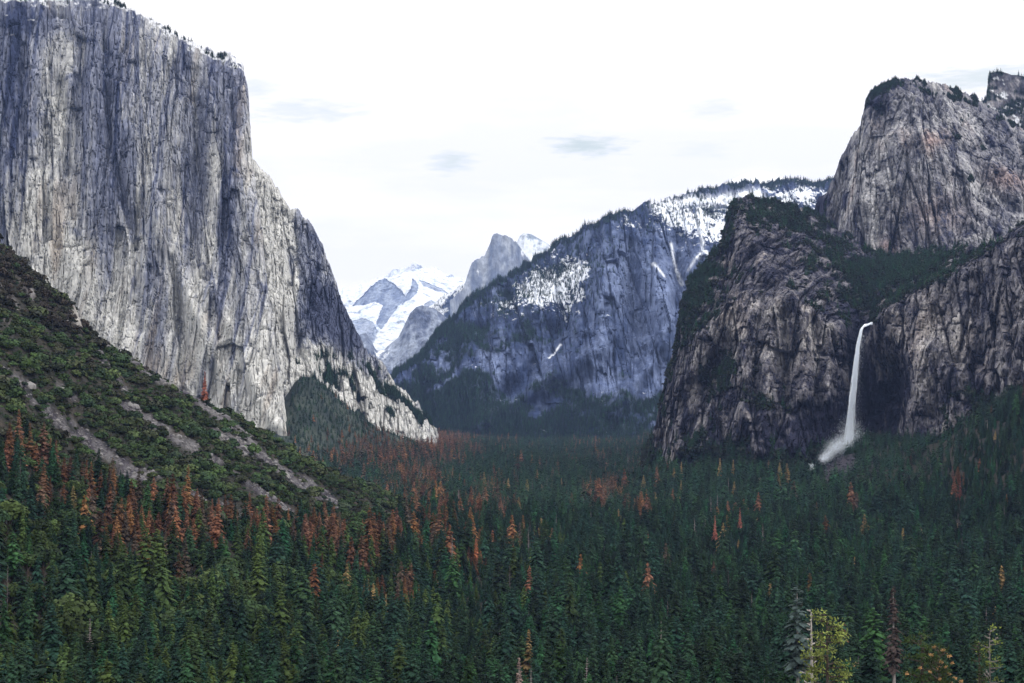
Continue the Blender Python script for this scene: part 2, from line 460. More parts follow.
def cen_disp(PX, PY, X, Y, Z, V):
    up = sstep(1, .55, V)
    o = (90*fbm(X/800, Y/800, Z/800, 3, 201) + 110*ridged(X*6200/Y/300, Y/900, Z/900, 4, 202, .55)*(.5+.5*up))*sstep(-.1, .3, V)
    o += 36*ridged(X*6200/Y/110, Y/500, Z/500, 3, 203, .55) + 10*fbm(X/36, Y/60, Z/110, 3, 204, .62)
    for ca, cz, am, sd in ((170, 620, 42, 21), (62, 200, 22, 22), (26, 70, 11, 23)):
        h, tn, e = slabs(X*6200/Y+.12*Z, Z, ca, cz, sd); o += (am*h - am*.7*sstep(.1, .0, e))*(1-.75*sstep(.6, .8, V))
    rb = sstep(0, .3, V)
    for l, w, am in (([(603,240),(606,285),(612,335)], 13, 120), ([(648,240),(660,300),(668,345)], 13, 90), ([(585,270),(578,330)], 8, 70), ([(575,255),(562,320),(556,350)], 10, -90),
                     ([(630,240),(634,290),(640,330)], 7, -110), ([(676,240),(684,300),(690,350)], 8, -110), ([(700,240),(706,300)], 10, 80),
                     ([(600,350),(560,375),(515,402),(480,425)], 9, 90), ([(480,330),(500,380),(520,400)], 14, -60), ([(650,365),(625,395),(610,410)], 9, 80), ([(520,300),(500,345),(470,390)], 16, 70), ([(550,330),(535,370),(505,395)], 10, -90)):
        o += rb*am*np.exp(-(polydist(PX, PY, l)/w)**2)
    return o
CENCR = ([380,394,416,441,457,473,494,514,535,555,576,592,617,637,662,685,707,730,752,782,812,840,900],
         [402,373,357,328,312,295,281,273,258,244,232,223,213,205,200,195,187,184,181,180,182,177,170])
def cen_paint(PX, PY, X, Y, Z, n, off):
    v = 1.1*fbm(X*6200/Y/90, Y/700, Z/420, 5, 221, .66); f = fbm(X/45, Y/50, Z/60, 4, 223, .62)
    _, t2, e2 = slabs(X*6200/Y+.12*Z, Z, 62, 200, 22); f = f*.8 + .2*t2 - .3*sstep(.1, 0, e2)
    a = mixc(C(.025, .04, .095), C(.15, .19, .31), sstep(-.35, .7, v + .6*f + .7*blob(PX, PY, 655, 310, 40, 70) + .45*blob(PX, PY, 603, 280, 16, 60) + .35*blob(PX, PY, 510, 355, 30, 20)-.15))  # blue of the distant haze is painted into the rock colour
    below = PY - np.interp(PX, *CENCR)
    nn = fbm(X/150, Y/150, Z/120, 5, 231, .6)
    vg = sstep(-.15, .25, nn + .7*sstep(370, 425, PY) + .45*blob(PX, PY, 460, 350, 50, 40) + .3*sstep(12, 0, below)
               - .9*blob(PX, PY, 650, 290, 50, 60) - .5*blob(PX, PY, 603, 280, 16, 60) - .3)
    a = mixc(a, mixc(C(.018, .030, .040), C(.045, .065, .070), sstep(-.3, .4, fbm(X/60, Y/60, Z/40, 4, 237, .65))), vg*.92)
    s1 = .95*blob(PX, PY, 567, 282, 34, 28, -.6) + .75*blob(PX, PY, 535, 290, 22, 16, -.5) + .70*blob(PX, PY, 720, 225, 50, 26) + .68*blob(PX, PY, 800, 196, 50, 14) + .7*blob(PX, PY, 675, 215, 30, 13) \
        + .35*blob(PX, PY, 500, 305, 22, 14) + .55*blob(PX, PY, 625, 222, 10, 8)
    sn = sstep(.02, .16, s1*1.05 + 1.0*fbm(X/75, Y/75, Z/60, 5, 241, .74) - .56 + .25*(n[..., 2]-.5) - .5*blob(PX, PY, 603, 250, 9, 40))
    for l, w in (([(672,240),(676,262),(683,280)], 1.6), ([(652,265),(664,279)], 1.4), ([(655,205),(700,200),(760,195)], 5), ([(560,343),(549,357)], 1.2), ([(690,268),(704,255)], 2), ([(700,215),(703,250),(712,268)], 2)):
        sn = np.maximum(sn, np.exp(-(polydist(PX + 1.5*f, PY + 1.5*v, l)/w)**2*1.2))
    sn = np.clip(sn, 0, 1)
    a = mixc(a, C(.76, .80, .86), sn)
    rim = sstep(11, 2, below)*sstep(-.5, .2, f)
    veg = np.clip(vg*.6*(1-sn) + .5*rim*np.where(PX > 630, .4, 1) + .30*sn*sstep(0, .4, nn)*sstep(60, 20, below), 0, 1)
    return a, veg
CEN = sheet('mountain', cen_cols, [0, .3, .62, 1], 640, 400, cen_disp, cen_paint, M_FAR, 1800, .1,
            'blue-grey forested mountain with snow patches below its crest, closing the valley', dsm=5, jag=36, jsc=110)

def far_disp(amp, s, seed):
    def f(PX, PY, X, Y, Z, V):
        return amp*fbm(X/s, Y/s, Z/s, 4, seed) + .5*amp*ridged(X/(s*.35), Y/(s*.35), Z/(s*.6), 4, seed+5)
    return f
# ---- half dome
dome_cols = [[(450,300,11600),(450,320,11500),(450,380,11300)]] + [
 [(x, y, 12000+dd), (x-1+k*.0, y+ (345-y)*.45, 11880+dd*.6), (x-2, 350, 11700)] for (x, y, dd, k) in
 [(463,290,-150,0),(467,276,-100,0),(471,264,-60,0),(477,259,-40,0),(484,256,0,0),(487,250,0,0),(490,244,0,0),(492,237,0,0),(494,234,0,0),(497,233,0,0),(500,235,10,0),(506,236,20,0),(512,239,40,0),(516,242,60,0),(521,249,120,0),(526,256,200,0),(533,264,320,0),(545,275,500,0),(560,290,700,0)]]
def dome_paint(PX, PY, X, Y, Z, n, off):
    v = fbm(X/90, Y/300, Z/500, 4, 301, .6); f = fbm(X/80, Y/80, Z/80, 4, 303, .65)
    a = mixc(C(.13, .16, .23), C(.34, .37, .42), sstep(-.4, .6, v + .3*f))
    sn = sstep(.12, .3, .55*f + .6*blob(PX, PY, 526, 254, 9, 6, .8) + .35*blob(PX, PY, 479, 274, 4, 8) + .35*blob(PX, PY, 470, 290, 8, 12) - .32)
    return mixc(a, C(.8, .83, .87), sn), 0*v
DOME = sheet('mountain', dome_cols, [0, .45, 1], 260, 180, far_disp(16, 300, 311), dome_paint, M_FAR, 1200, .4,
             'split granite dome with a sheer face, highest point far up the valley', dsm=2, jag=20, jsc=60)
def sd_paint(PX, PY, X, Y, Z, n, off):
    f = fbm(X/70, Y/70, Z/70, 5, 323, .7)
    sn = sstep(-.25, .25, f + .1 + .4*blob(PX, PY, 528, 252, 6, 9) - .25*blob(PX, PY, 530, 237, 8, 3))
    return mixc(C(.26, .31, .37), C(.66, .70, .75), sn), 0*f
sd_cols = [[(x, y, 13200), (x, y+30, 13000), (x, 340, 12800)] for x, y in
           [(505,262),(515,246),(520,236),(524,233),(531,234),(538,238),(545,242),(551,246),(560,254),(575,268),(590,280)]]
def snow_paint(bias, seed, blobs=()):
    def p(PX, PY, X, Y, Z, n, off):
        f = fbm(X/420, Y/420, Z/300, 4, seed, .5)
        s = f + bias
        for (cx, cy, rx, ry, an, am) in blobs: s = s + am*blob(PX, PY, cx, cy, rx, ry, an)
        sn = sstep(-.03, .06, s + .35*fbm(X/110, Y/110, Z/90, 4, seed+3, .7))
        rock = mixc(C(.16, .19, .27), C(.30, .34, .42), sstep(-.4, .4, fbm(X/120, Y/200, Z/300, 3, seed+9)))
        return mixc(rock, C(.80, .83, .87), sn), 0*f
    return p
sheet('mountain', sd_cols, [0, .3, 1], 160, 120, far_disp(16, 300, 321), sd_paint, M_FAR, 900, .4,
      'small snow-dusted summit just behind the split dome', dsm=2)
cr_cols = [[(x, y, 15200), (x, y+18, 14900), (x, y+50, 14300), (x, 400, 13400)] for x, y in
           [(280,318),(310,302),(325,294),(338,290),(350,288),(359,286),(370,281),(380,277),(390,272),(400,268),(408,266),(414,263.5),(420,265),(428,268),(436,269),(443,272),(453,276),(463,279),(480,281),(520,285)]]
RA = [(352,306),(357,300),(367,291),(376,283),(384,277),(393,283),(401,290),(405,296),(403,302),(398,306),(394,313),(388,322),(381,329),(376,324),(379,313),(383,305),(375,302),(362,305)]
RB = [(412,278),(418,286),(417,293),(410,300),(402,304),(404,296),(410,289)]
RCC = [(418,280),(428,283),(440,288),(448,293),(438,291),(424,287)]
RD = [(330,318),(340,314),(352,321),(362,318),(372,322),(378,331),(370,348),(350,348),(335,335)]
RE = [(384,276),(396,270),(408,266),(416,264),(424,267),(418,269),(404,272),(392,277)]
RF = [(424,304),(432,300),(438,304),(446,312),(440,318),(430,312)]
def cr_mask(PX, PY, X, Y, Z):
    jx = PX + 2.2*fbm(X/160, Y/160, Z/160, 4, 361, .65); jy = PY + 1.8*fbm(X/160, Y/160, Z/160, 4, 362, .65)
    m = np.zeros(PX.shape)
    for pts, w in ((RA, 1), (RB, 1), (RCC, .8), (RD, .75), (RE, .35), (RF, .7)): m = np.maximum(m, polyin(jx, jy, pts)*w)
    return m
def cr_disp(PX, PY, X, Y, Z, V):
    return 60*fbm(X/500, Y/500, Z/500, 4, 331) + 50*ridged(X/300, Y/300, Z/220, 4, 333) - 20*cr_mask(PX, PY, X, Y, Z)
def cr_paint(PX, PY, X, Y, Z, n, off):
    k = cr_mask(PX, PY, X, Y, Z)
    f = fbm(X/90, Y/160, Z/260, 4, 335, .6)
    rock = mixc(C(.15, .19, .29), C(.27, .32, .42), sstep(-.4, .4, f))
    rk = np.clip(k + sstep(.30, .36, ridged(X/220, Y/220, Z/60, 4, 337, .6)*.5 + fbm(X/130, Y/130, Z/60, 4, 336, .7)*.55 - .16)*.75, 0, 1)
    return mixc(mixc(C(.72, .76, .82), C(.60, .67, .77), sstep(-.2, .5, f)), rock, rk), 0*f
sheet('mountain', cr_cols, [0, .25, .5, 1], 360, 260, cr_disp, cr_paint, M_FAR, 800, .3,
      'far snow-covered high peaks at the head of the valley, white with grey slabs', dsm=3, jag=40, jsc=200)
# snow ramp in front of them, below the split dome
rp_cols = [[(x, y, 12700), (x, y+(380-y)*.4, 12500), (x, 400, 12200)] for x, y in
           [(395,345),(402,336),(410,324),(418,316),(426,309),(434,303),(442,297),(450,292),(458,287),(464,284),(470,280),(480,278),(500,280)]]
def rp_paint(PX, PY, X, Y, Z, n, off):
    f = fbm(X/110, Y/110, Z/90, 5, 371, .7)
    sn = sstep(-.05, .08, f*.9 + .42 - .75*blob(PX, PY, 455, 308, 12, 12) - .25*sstep(300, 330, PY))
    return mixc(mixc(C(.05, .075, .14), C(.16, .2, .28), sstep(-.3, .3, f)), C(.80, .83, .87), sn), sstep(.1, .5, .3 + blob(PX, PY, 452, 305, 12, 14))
RAMP = sheet('mountain', rp_cols, [0, .4, 1], 200, 140, lambda PX, PY, X, Y, Z, V: 40*ridged(X/160, Y/160, Z/160, 4, 372), rp_paint, M_FAR, 500, .4,
      'bright snow ramp dotted with trees beneath the split dome', dsm=2, jag=20, jsc=90)
wc_cols = [[(x, y, 9400), (x, y+(420-y)*.4, 9200), (x, 430, 9000)] for x, y in
           [(300,380),(340,352),(352,340),(361,334),(366,333),(371,340),(376,350),(384,350),(390,344),(398,338),(404,326),(410,313),(416,307),(422,305),(428,307),(434,308),(442,314),(450,320),(458,327),(480,340),(500,350)]]
def wc_paint(PX, PY, X, Y, Z, n, off):
    v = fbm(X/90, Y/90, Z/200, 5, 341, .62)
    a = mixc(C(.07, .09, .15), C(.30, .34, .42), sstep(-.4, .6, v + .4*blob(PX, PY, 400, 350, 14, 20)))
    sn = sstep(.1, .3, v*.8 + .5*blob(PX, PY, 380, 352, 12, 8, -.5) + .2*blob(PX, PY, 440, 316, 12, 4) - .35)
    return mixc(a, C(.8, .83, .87), sn), 0*v
sheet('mountain', wc_cols, [0, .4, 1], 240, 180, far_disp(60, 400, 345), wc_paint, M_FAR, 700, .5,
      'rounded blue cliff shoulder in front of the far snowy peaks', dsm=2)
sn_cols = [[(x, y, 9800), (x, y+15, 9500), (x, 250, 9000)] for x, y in
           [(680,203),(700,193),(718,186),(730,181),(742,175),(752,172),(762,171),(772,173),(782,177),(790,182),(805,187),(830,192)]]
sheet('mountain', sn_cols, [0, .25, 1], 160, 80, far_disp(25, 500, 351), snow_paint(.55, 352, ()), M_FAR, 900, .3,
      'smooth white snow dome showing above the mountain crest', dsm=3)

# ---- cathedral rocks, upper
up_cols = [
 [(808,245,3520),(808,262,3490),(808,280,3460),(808,305,3420)],
 [(813,214,3500),(814,235,3460),(814,265,3420),(815,305,3360)],
 [(818,198,3490),(819,225,3440),(820,260,3390),(820,305,3320)],
 [(827,191,3470),(827,220,3410),(826,258,3350),(826,305,3270)],
 [(835,175,3450),(834,210,3380),(832,252,3310),(831,305,3220)],
 [(839,161,3440),(837,200,3360),(835,248,3280),(834,305,3190)],
 [(850,139,3420),(846,182,3310),(842,240,3220),(839,305,3130)],
 [(861,127,3400),(855,172,3280),(850,236,3190),(846,305,3100)],
 [(865,109,3390),(860,158,3260),(856,230,3170),(853,305,3080)],
 [(869,97,3380),(866,148,3240),(863,226,3150),(860,305,3060)],
 [(876,88,3380),(874,140,3230),(872,222,3130),(870,305,3040)],
 [(888,81,3400),(888,136,3210),(886,220,3110),(886,305,3020)],
 [(899,78,3420),(900,134,3200),(900,220,3100),(900,305,3010)],
 [(914,79,3440),(916,134,3200),(918,220,3090),(918,305,3000)],
 [(932,83,3470),(935,136,3210),(938,222,3080),(938,305,2990)],
 [(945,86,3490),(949,140,3230),(953,224,3080),(953,305,2980)],
 [(962,93,3520),(967,148,3260),(972,228,3090),(972,305,2980)],
 [(980,101,3550),(985,158,3300),(990,232,3100),(990,305,2980)],
 [(1000,112,3580),(1005,170,3320),(1010,238,3110),(1010,305,2980)],
 [(1024,128,3600),(1028,182,3340),(1034,244,3120),(1034,305,2980)],
 [(1110,170,3650),(1115,210,3380),(1120,256,3140),(1120,305,2990)],
]
UPCR = ([808,813,818,827,835,839,850,861,865,869,876,888,899,914,932,945,962,980,1000,1024,1110],
        [245,214,198,191,175,161,139,127,109,97,88,81,78,79,83,86,93,101,112,128,170])
def up_disp(PX, PY, X, Y, Z, V):
    o = 40*fbm(X/260, Y/260, Z/350, 3, 401) + 26*ridged(X/65, Y/110, Z/520, 3, 402, .55)
    o += 9*fbm(X/26, Y/40, Z/80, 4, 403, .62) + 5*fbm(X/10, Y/12, Z/14, 3, 404, .6)
    for ca, cz, am, sd in ((120, 300, 16, 34), (60, 160, 12, 31), (24, 52, 6, 32), (9, 18, 3, 33)):
        h, tn, e = slabs(X-.5*Y+.1*Z, Z+.35*X*sstep(900, 960, PX), ca, cz, sd); o += am*h - am*.7*sstep(.1, .0, e)
    # slabs stepping down to the right
    w = (X*.55 + Z*.83)
    o += 10*np.abs(np.mod(w/46 + .5*fbm(X/90, Y/90, Z/90, 2, 405), 1) - .5)*2*sstep(930, 980, PX)
    for l, wd, am in (([(842,165),(834,230),(830,270)], 5, -40), ([(866,105),(862,200),(856,260)], 7, 25), ([(960,150),(990,190),(1024,215)], 6, -25), ([(935,215),(975,200),(1010,210)], 7, -18)):
        o += am*np.exp(-(polydist(PX, PY, l)/wd)**2)
    return o
def up_paint(PX, PY, X, Y, Z, n, off):
    st = fbm(X/36, Y/90, Z/260, 5, 421, .62); f = fbm(X/18, Y/22, Z/22, 4, 425, .62)
    bg = fbm(X/140, Y/140, Z/160, 3, 427)
    _, t2, e2 = slabs(X-.5*Y+.1*Z, Z+.35*X*sstep(900, 960, PX), 24, 52, 32)
    v = .44 + .6*st + .42*f + .3*bg + .14*t2 - .35*sstep(.1, 0, e2) + .30*blob(PX, PY, 870, 200, 26, 60) - .35*blob(PX, PY, 880, 100, 20, 20) + .25*blob(PX, PY, 970, 200, 50, 30) - .5*blob(PX, PY, 822, 220, 10, 40) \
        + .2*blob(PX, PY, 945, 120, 25, 14)
    a = mixc(C(.025, .027, .055), C(.165, .165, .185), sstep(0, .5, v))
    a = mixc(a, C(.38, .38, .39), sstep(.42, .95, v))
    warm = np.clip(.55*blob(PX, PY, 1008, 182, 22, 10, .3) + .45*blob(PX, PY, 935, 142, 16, 8, -.3) + .5*blob(PX, PY, 888, 246, 10, 8) + .3*blob(PX, PY, 935, 215, 30, 20) + .3*sstep(.1, .5, bg)*sstep(-.1, .4, st), 0, 1)
    a = mixc(a, C(.33, .19, .15), warm*sstep(.15, .5, v)*.75)
    below = PY - np.interp(PX, *UPCR)
    nn = fbm(X/38, Y/38, Z/30, 5, 431, .6)
    vg = sstep(.0, .3, nn + .42*sstep(20, 3, below)*(PX > 866) + .4*blob(PX, PY, 878, 108, 16, 18) + .3*blob(PX, PY, 935, 100, 50, 14, .3) + .4*blob(PX, PY, 975, 150, 16, 40, -.9) \
        + .35*blob(PX, PY, 965, 180, 24, 10, .6) + .65*sstep(232, 262, PY)*blob(PX, PY, 930, 260, 60, 60) + .5*blob(PX, PY, 820, 222, 8, 26) - .62)
    a = mixc(a, C(.02, .026, .03), vg*.88)
    return a, vg
UP = sheet('cliff', up_cols, [0, .25, .6, 1], 520, 420, up_disp, up_paint, M_CRAG, 700, .3,
           'rounded upper granite rock on the right with brush on its crown and a reddish streak', dsm=4, jag=14, jsc=26)
sp_cols = [[(x, y, 4000), (x, y+(210-y)*.4, 3950), (x, 215, 3750)] for x, y in
           [(930,135),(955,112),(972,104),(984,100),(986.5,98),(987.5,88),(988,79),(990,73),(995,72),(1000,71),(1006,73),(1012,75),(1018,75),(1026,77),(1045,84),(1070,80),(1120,75)]]
def sp_paint(PX, PY, X, Y, Z, n, off):
    f = fbm(X/30, Y/30, Z/40, 5, 441, .62)
    a = mixc(C(.06, .06, .08), C(.28, .27, .28), sstep(-.3, .6, f + .5*blob(PX, PY, 989, 92, 4, 16)))
    vg = sstep(-.1, .25, fbm(X/50, Y/50, Z/30, 4, 443) + .1)
    a = mixc(a, C(.035, .04, .05), vg*.8)
    sn = sstep(.1, .25, fbm(X/32, Y/32, Z/22, 4, 447, .65) - .18 + .2*blob(PX, PY, 1000, 120, 40, 14))
    return mixc(a, C(.7, .73, .78), sn*.8), vg*(1-sn)
SPI = sheet('cliff', sp_cols, [0, .4, 1], 260, 180, lambda PX, PY, X, Y, Z, V: 18*fbm(X/90, Y/90, Z/140, 4, 451) + 9*ridged(X/30, Y/40, Z/60, 3, 452), sp_paint, M_CRAG, 500, .3,
            'blocky dark summit with flecks of snow, behind the upper right rock', dsm=1)

# ---- cathedral rocks, lower, and the wall of the waterfall
lo_cols = [
 [(644,452,2760),(644,462,2750),(643,470,2740),(642,480,2730),(641,520,2700)],
 [(651,446,2640),(650,452,2620),(649,460,2600),(648,475,2570),(646,520,2530)],
 [(659,404,2640),(658,420,2610),(657,436,2580),(655,465,2520),(651,520,2460)],
 [(668,365,2640),(667,386,2600),(666,406,2560),(664,445,2480),(659,520,2420)],
 [(677,336,2640),(677,358,2590),(676,378,2540),(674,430,2450),(669,520,2380)],
 [(683,302,2660),(685,326,2600),(687,350,2530),(686,420,2430),(682,520,2340)],
 [(690,278,2700),(695,305,2610),(700,334,2510),(700,414,2400),(697,520,2310)],
 [(707,262,2740),(712,288,2620),(718,318,2490),(718,408,2380),(716,520,2280)],
 [(721,240,2790),(728,270,2640),(735,304,2480),(735,402,2360),(733,520,2260)],
 [(730,206,2850),(740,248,2660),(751,296,2470),(751,398,2345),(749,520,2240)],
 [(737,197,2880),(755,246,2670),(769,296,2460),(769,396,2335),(766,520,2230)],
 [(752,196,2910),(775,250,2680),(789,303,2440),(787,398,2325),(784,520,2220)],
 [(767,201,2940),(795,256,2690),(810,311,2430),(806,400,2320),(801,520,2210)],
 [(790,204,2970),(815,262,2700),(829,318,2425),(826,402,2320),(820,520,2210)],
 [(809,210,3000),(830,267,2710),(841,324,2430),(839,404,2330),(834,520,2220)],
 [(818,216,3010),(842,270,2730),(849,328,2470),(849,404,2410),(846,520,2290)],
 [(824,221,3020),(850,272,2740),(857,328,2520),(858,404,2470),(856,520,2330)],
 [(850,236,3040),(866,275,2760),(868,327,2530),(871,404,2480),(872,520,2340)],
 [(862,246,3050),(876,278,2760),(873,323,2480),(884,404,2450),(884,520,2320)],
 [(878,254,3060),(890,277,2750),(881,318,2400),(897,402,2400),(896,520,2260)],
 [(892,255,3060),(908,275,2740),(899,305,2380),(906,396,2320),(908,520,2200)],
 [(915,252,3000),(922,270,2700),(920,294,2350),(926,388,2270),(928,520,2150)],
 [(940,250,2900),(945,262,2600),(947,279,2320),(950,378,2220),(952,520,2100)],
 [(962,248,2700),(966,254,2500),(969,264,2280),(973,370,2170),(976,520,2050)],
 [(985,246,2520),(988,248,2400),(991,251,2240),(996,360,2120),(1000,520,2000)],
 [(1003,239,2420),(1004,240,2330),(1006,243,2210),(1010,355,2090),(1014,520,1970)],
 [(1013,230,2380),(1014,232,2300),(1015,237,2190),(1020,350,2070),(1026,520,1940)],
 [(1030,221,2350),(1031,224,2280),(1032,230,2160),(1038,345,2040),(1044,520,1900)],
 [(1130,190,2250),(1130,195,2200),(1130,205,2100),(1130,330,1950),(1130,520,1800)],
]
LIP = ([640,651,668,683,700,718,735,751,769,789,810,829,841,849,857,868,877,886,899,920,947,969,991,1015,1130],
       [470,458,400,350,334,318,304,296,296,303,311,318,324,327,328,327,322,315,305,294,279,264,251,237,205])
def lo_disp(PX, PY, X, Y, Z, V):
    wall = sstep(-6, 10, PY - np.interp(PX, *LIP))
    o = 34*fbm(X/200, Y/200, Z/240, 3, 501) + (10 + 17*wall)*ridged(X/55, Y/90, Z/220, 3, 502, .5)
    o += (5 + 5*wall)*fbm(X/20, Y/26, Z/50, 4, 503, .62) + 3*fbm(X/8, Y/9, Z/10, 3, 504, .6)
    o += 16*ridged(X/90, Y/90, Z/60, 3, 507)*(1-wall)
    for ca, cz, am, sd in ((90, 150, 16, 44), (44, 84, 11, 41), (17, 30, 6.5, 42), (7, 12, 3.2, 43)):
        h, tn, e = slabs(X-.5*Y+.1*Z, Z+.15*X, ca, cz, sd); o += am*h - am*.7*sstep(.1, .0, e)
    for l, w, am in (([(929,356),(924,400),(918,450)], 15, 75), ([(948,380),(950,430)], 11, 45), ([(893,365),(892,420)], 10, -40), ([(860,330),(858,450)], 8, -30),
                     ([(726,345),(700,390),(690,430)], 12, -35), ([(700,340),(680,420),(672,470)], 8, 35), ([(803,320),(803,400)], 5, 28), ([(830,325),(828,400)], 4, 22), ([(770,310),(766,400),(760,450)], 7, 30), ([(785,315),(786,400)], 4, -28),
                     ([(740,215),(760,260),(790,300)], 10, 30), ([(975,280),(982,370)], 7, -30), ([(1003,250),(1006,370)], 6, 30), ([(815,320),(817,410)], 4, -26), ([(750,420),(770,450)], 14, 25)):
        o += am*np.exp(-(polydist(PX, PY, l)/w)**2)
    return o
def lo_paint(PX, PY, X, Y, Z, n, off):
    wall = sstep(-6, 8, PY - np.interp(PX, *LIP))
    st = fbm(X/26, Y/60, Z/200, 5, 521, .62); f = fbm(X/14, Y/16, Z/20, 4, 525, .62); bg = fbm(X/110, Y/110, Z/130, 3, 527)
    _, t2, e2 = slabs(X-.5*Y+.1*Z, Z+.15*X, 17, 30, 42); _, t1, e1 = slabs(X-.5*Y+.1*Z, Z+.15*X, 44, 84, 41)
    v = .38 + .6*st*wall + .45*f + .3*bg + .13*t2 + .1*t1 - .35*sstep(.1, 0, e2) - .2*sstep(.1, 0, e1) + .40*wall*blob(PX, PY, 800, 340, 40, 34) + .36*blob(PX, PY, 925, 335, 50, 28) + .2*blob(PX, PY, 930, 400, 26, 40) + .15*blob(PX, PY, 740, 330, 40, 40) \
        - .7*blob(PX, PY, 859, 390, 14, 70) - .62*blob(PX, PY, 892, 405, 16, 32, .1) - .55*blob(PX, PY, 800, 440, 56, 30) - .3*blob(PX, PY, 990, 330, 12, 60) - .1*(1-wall)  # shade of the notch and alcove by the fall is painted dark
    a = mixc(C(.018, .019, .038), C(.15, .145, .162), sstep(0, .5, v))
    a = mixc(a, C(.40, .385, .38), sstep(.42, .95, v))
    warm = np.clip(.45*sstep(0, .5, bg) + .4*blob(PX, PY, 910, 325, 22, 18) + .4*blob(PX, PY, 978, 375, 10, 10) + .25*blob(PX, PY, 802, 370, 8, 30), 0, 1)
    a = mixc(a, C(.24, .17, .13), warm*sstep(.2, .6, v)*.4)
    nn = fbm(X/34, Y/34, Z/30, 5, 531, .6)
    vg = nn + .62*(1-wall)*blob(PX, PY, 890, 275, 60, 40) + .55*(1-wall)*blob(PX, PY, 780, 215, 60, 22) + .30*(1-wall) + .75*blob(PX, PY, 722, 372, 26, 28, .6) + .5*blob(PX, PY, 700, 440, 30, 20) \
        + .55*blob(PX, PY, 765, 405, 26, 14, .5) + .75*sstep(430, 458, PY)*(1 - .8*blob(PX, PY, 672, 455, 22, 30) - .8*blob(PX, PY, 925, 430, 24, 30)) + .5*blob(PX, PY, 690, 300, 18, 30) \
        + .35*blob(PX, PY, 705, 265, 20, 24) + 1.0*blob(PX, PY, 1000, 420, 50, 30) + .3*blob(PX, PY, 960, 380, 10, 20) - .50 - .6*blob(PX, PY, 770, 262, 26, 26) - .5*blob(PX, PY, 893, 395, 14, 30)
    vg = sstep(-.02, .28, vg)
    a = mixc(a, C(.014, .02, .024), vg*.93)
    return a, vg
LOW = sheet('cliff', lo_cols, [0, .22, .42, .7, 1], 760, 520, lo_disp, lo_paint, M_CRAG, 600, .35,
            'dark craggy cliff around the waterfall with brush on its ledges and a forested bowl above', dsm=4, jag=16, jsc=26)
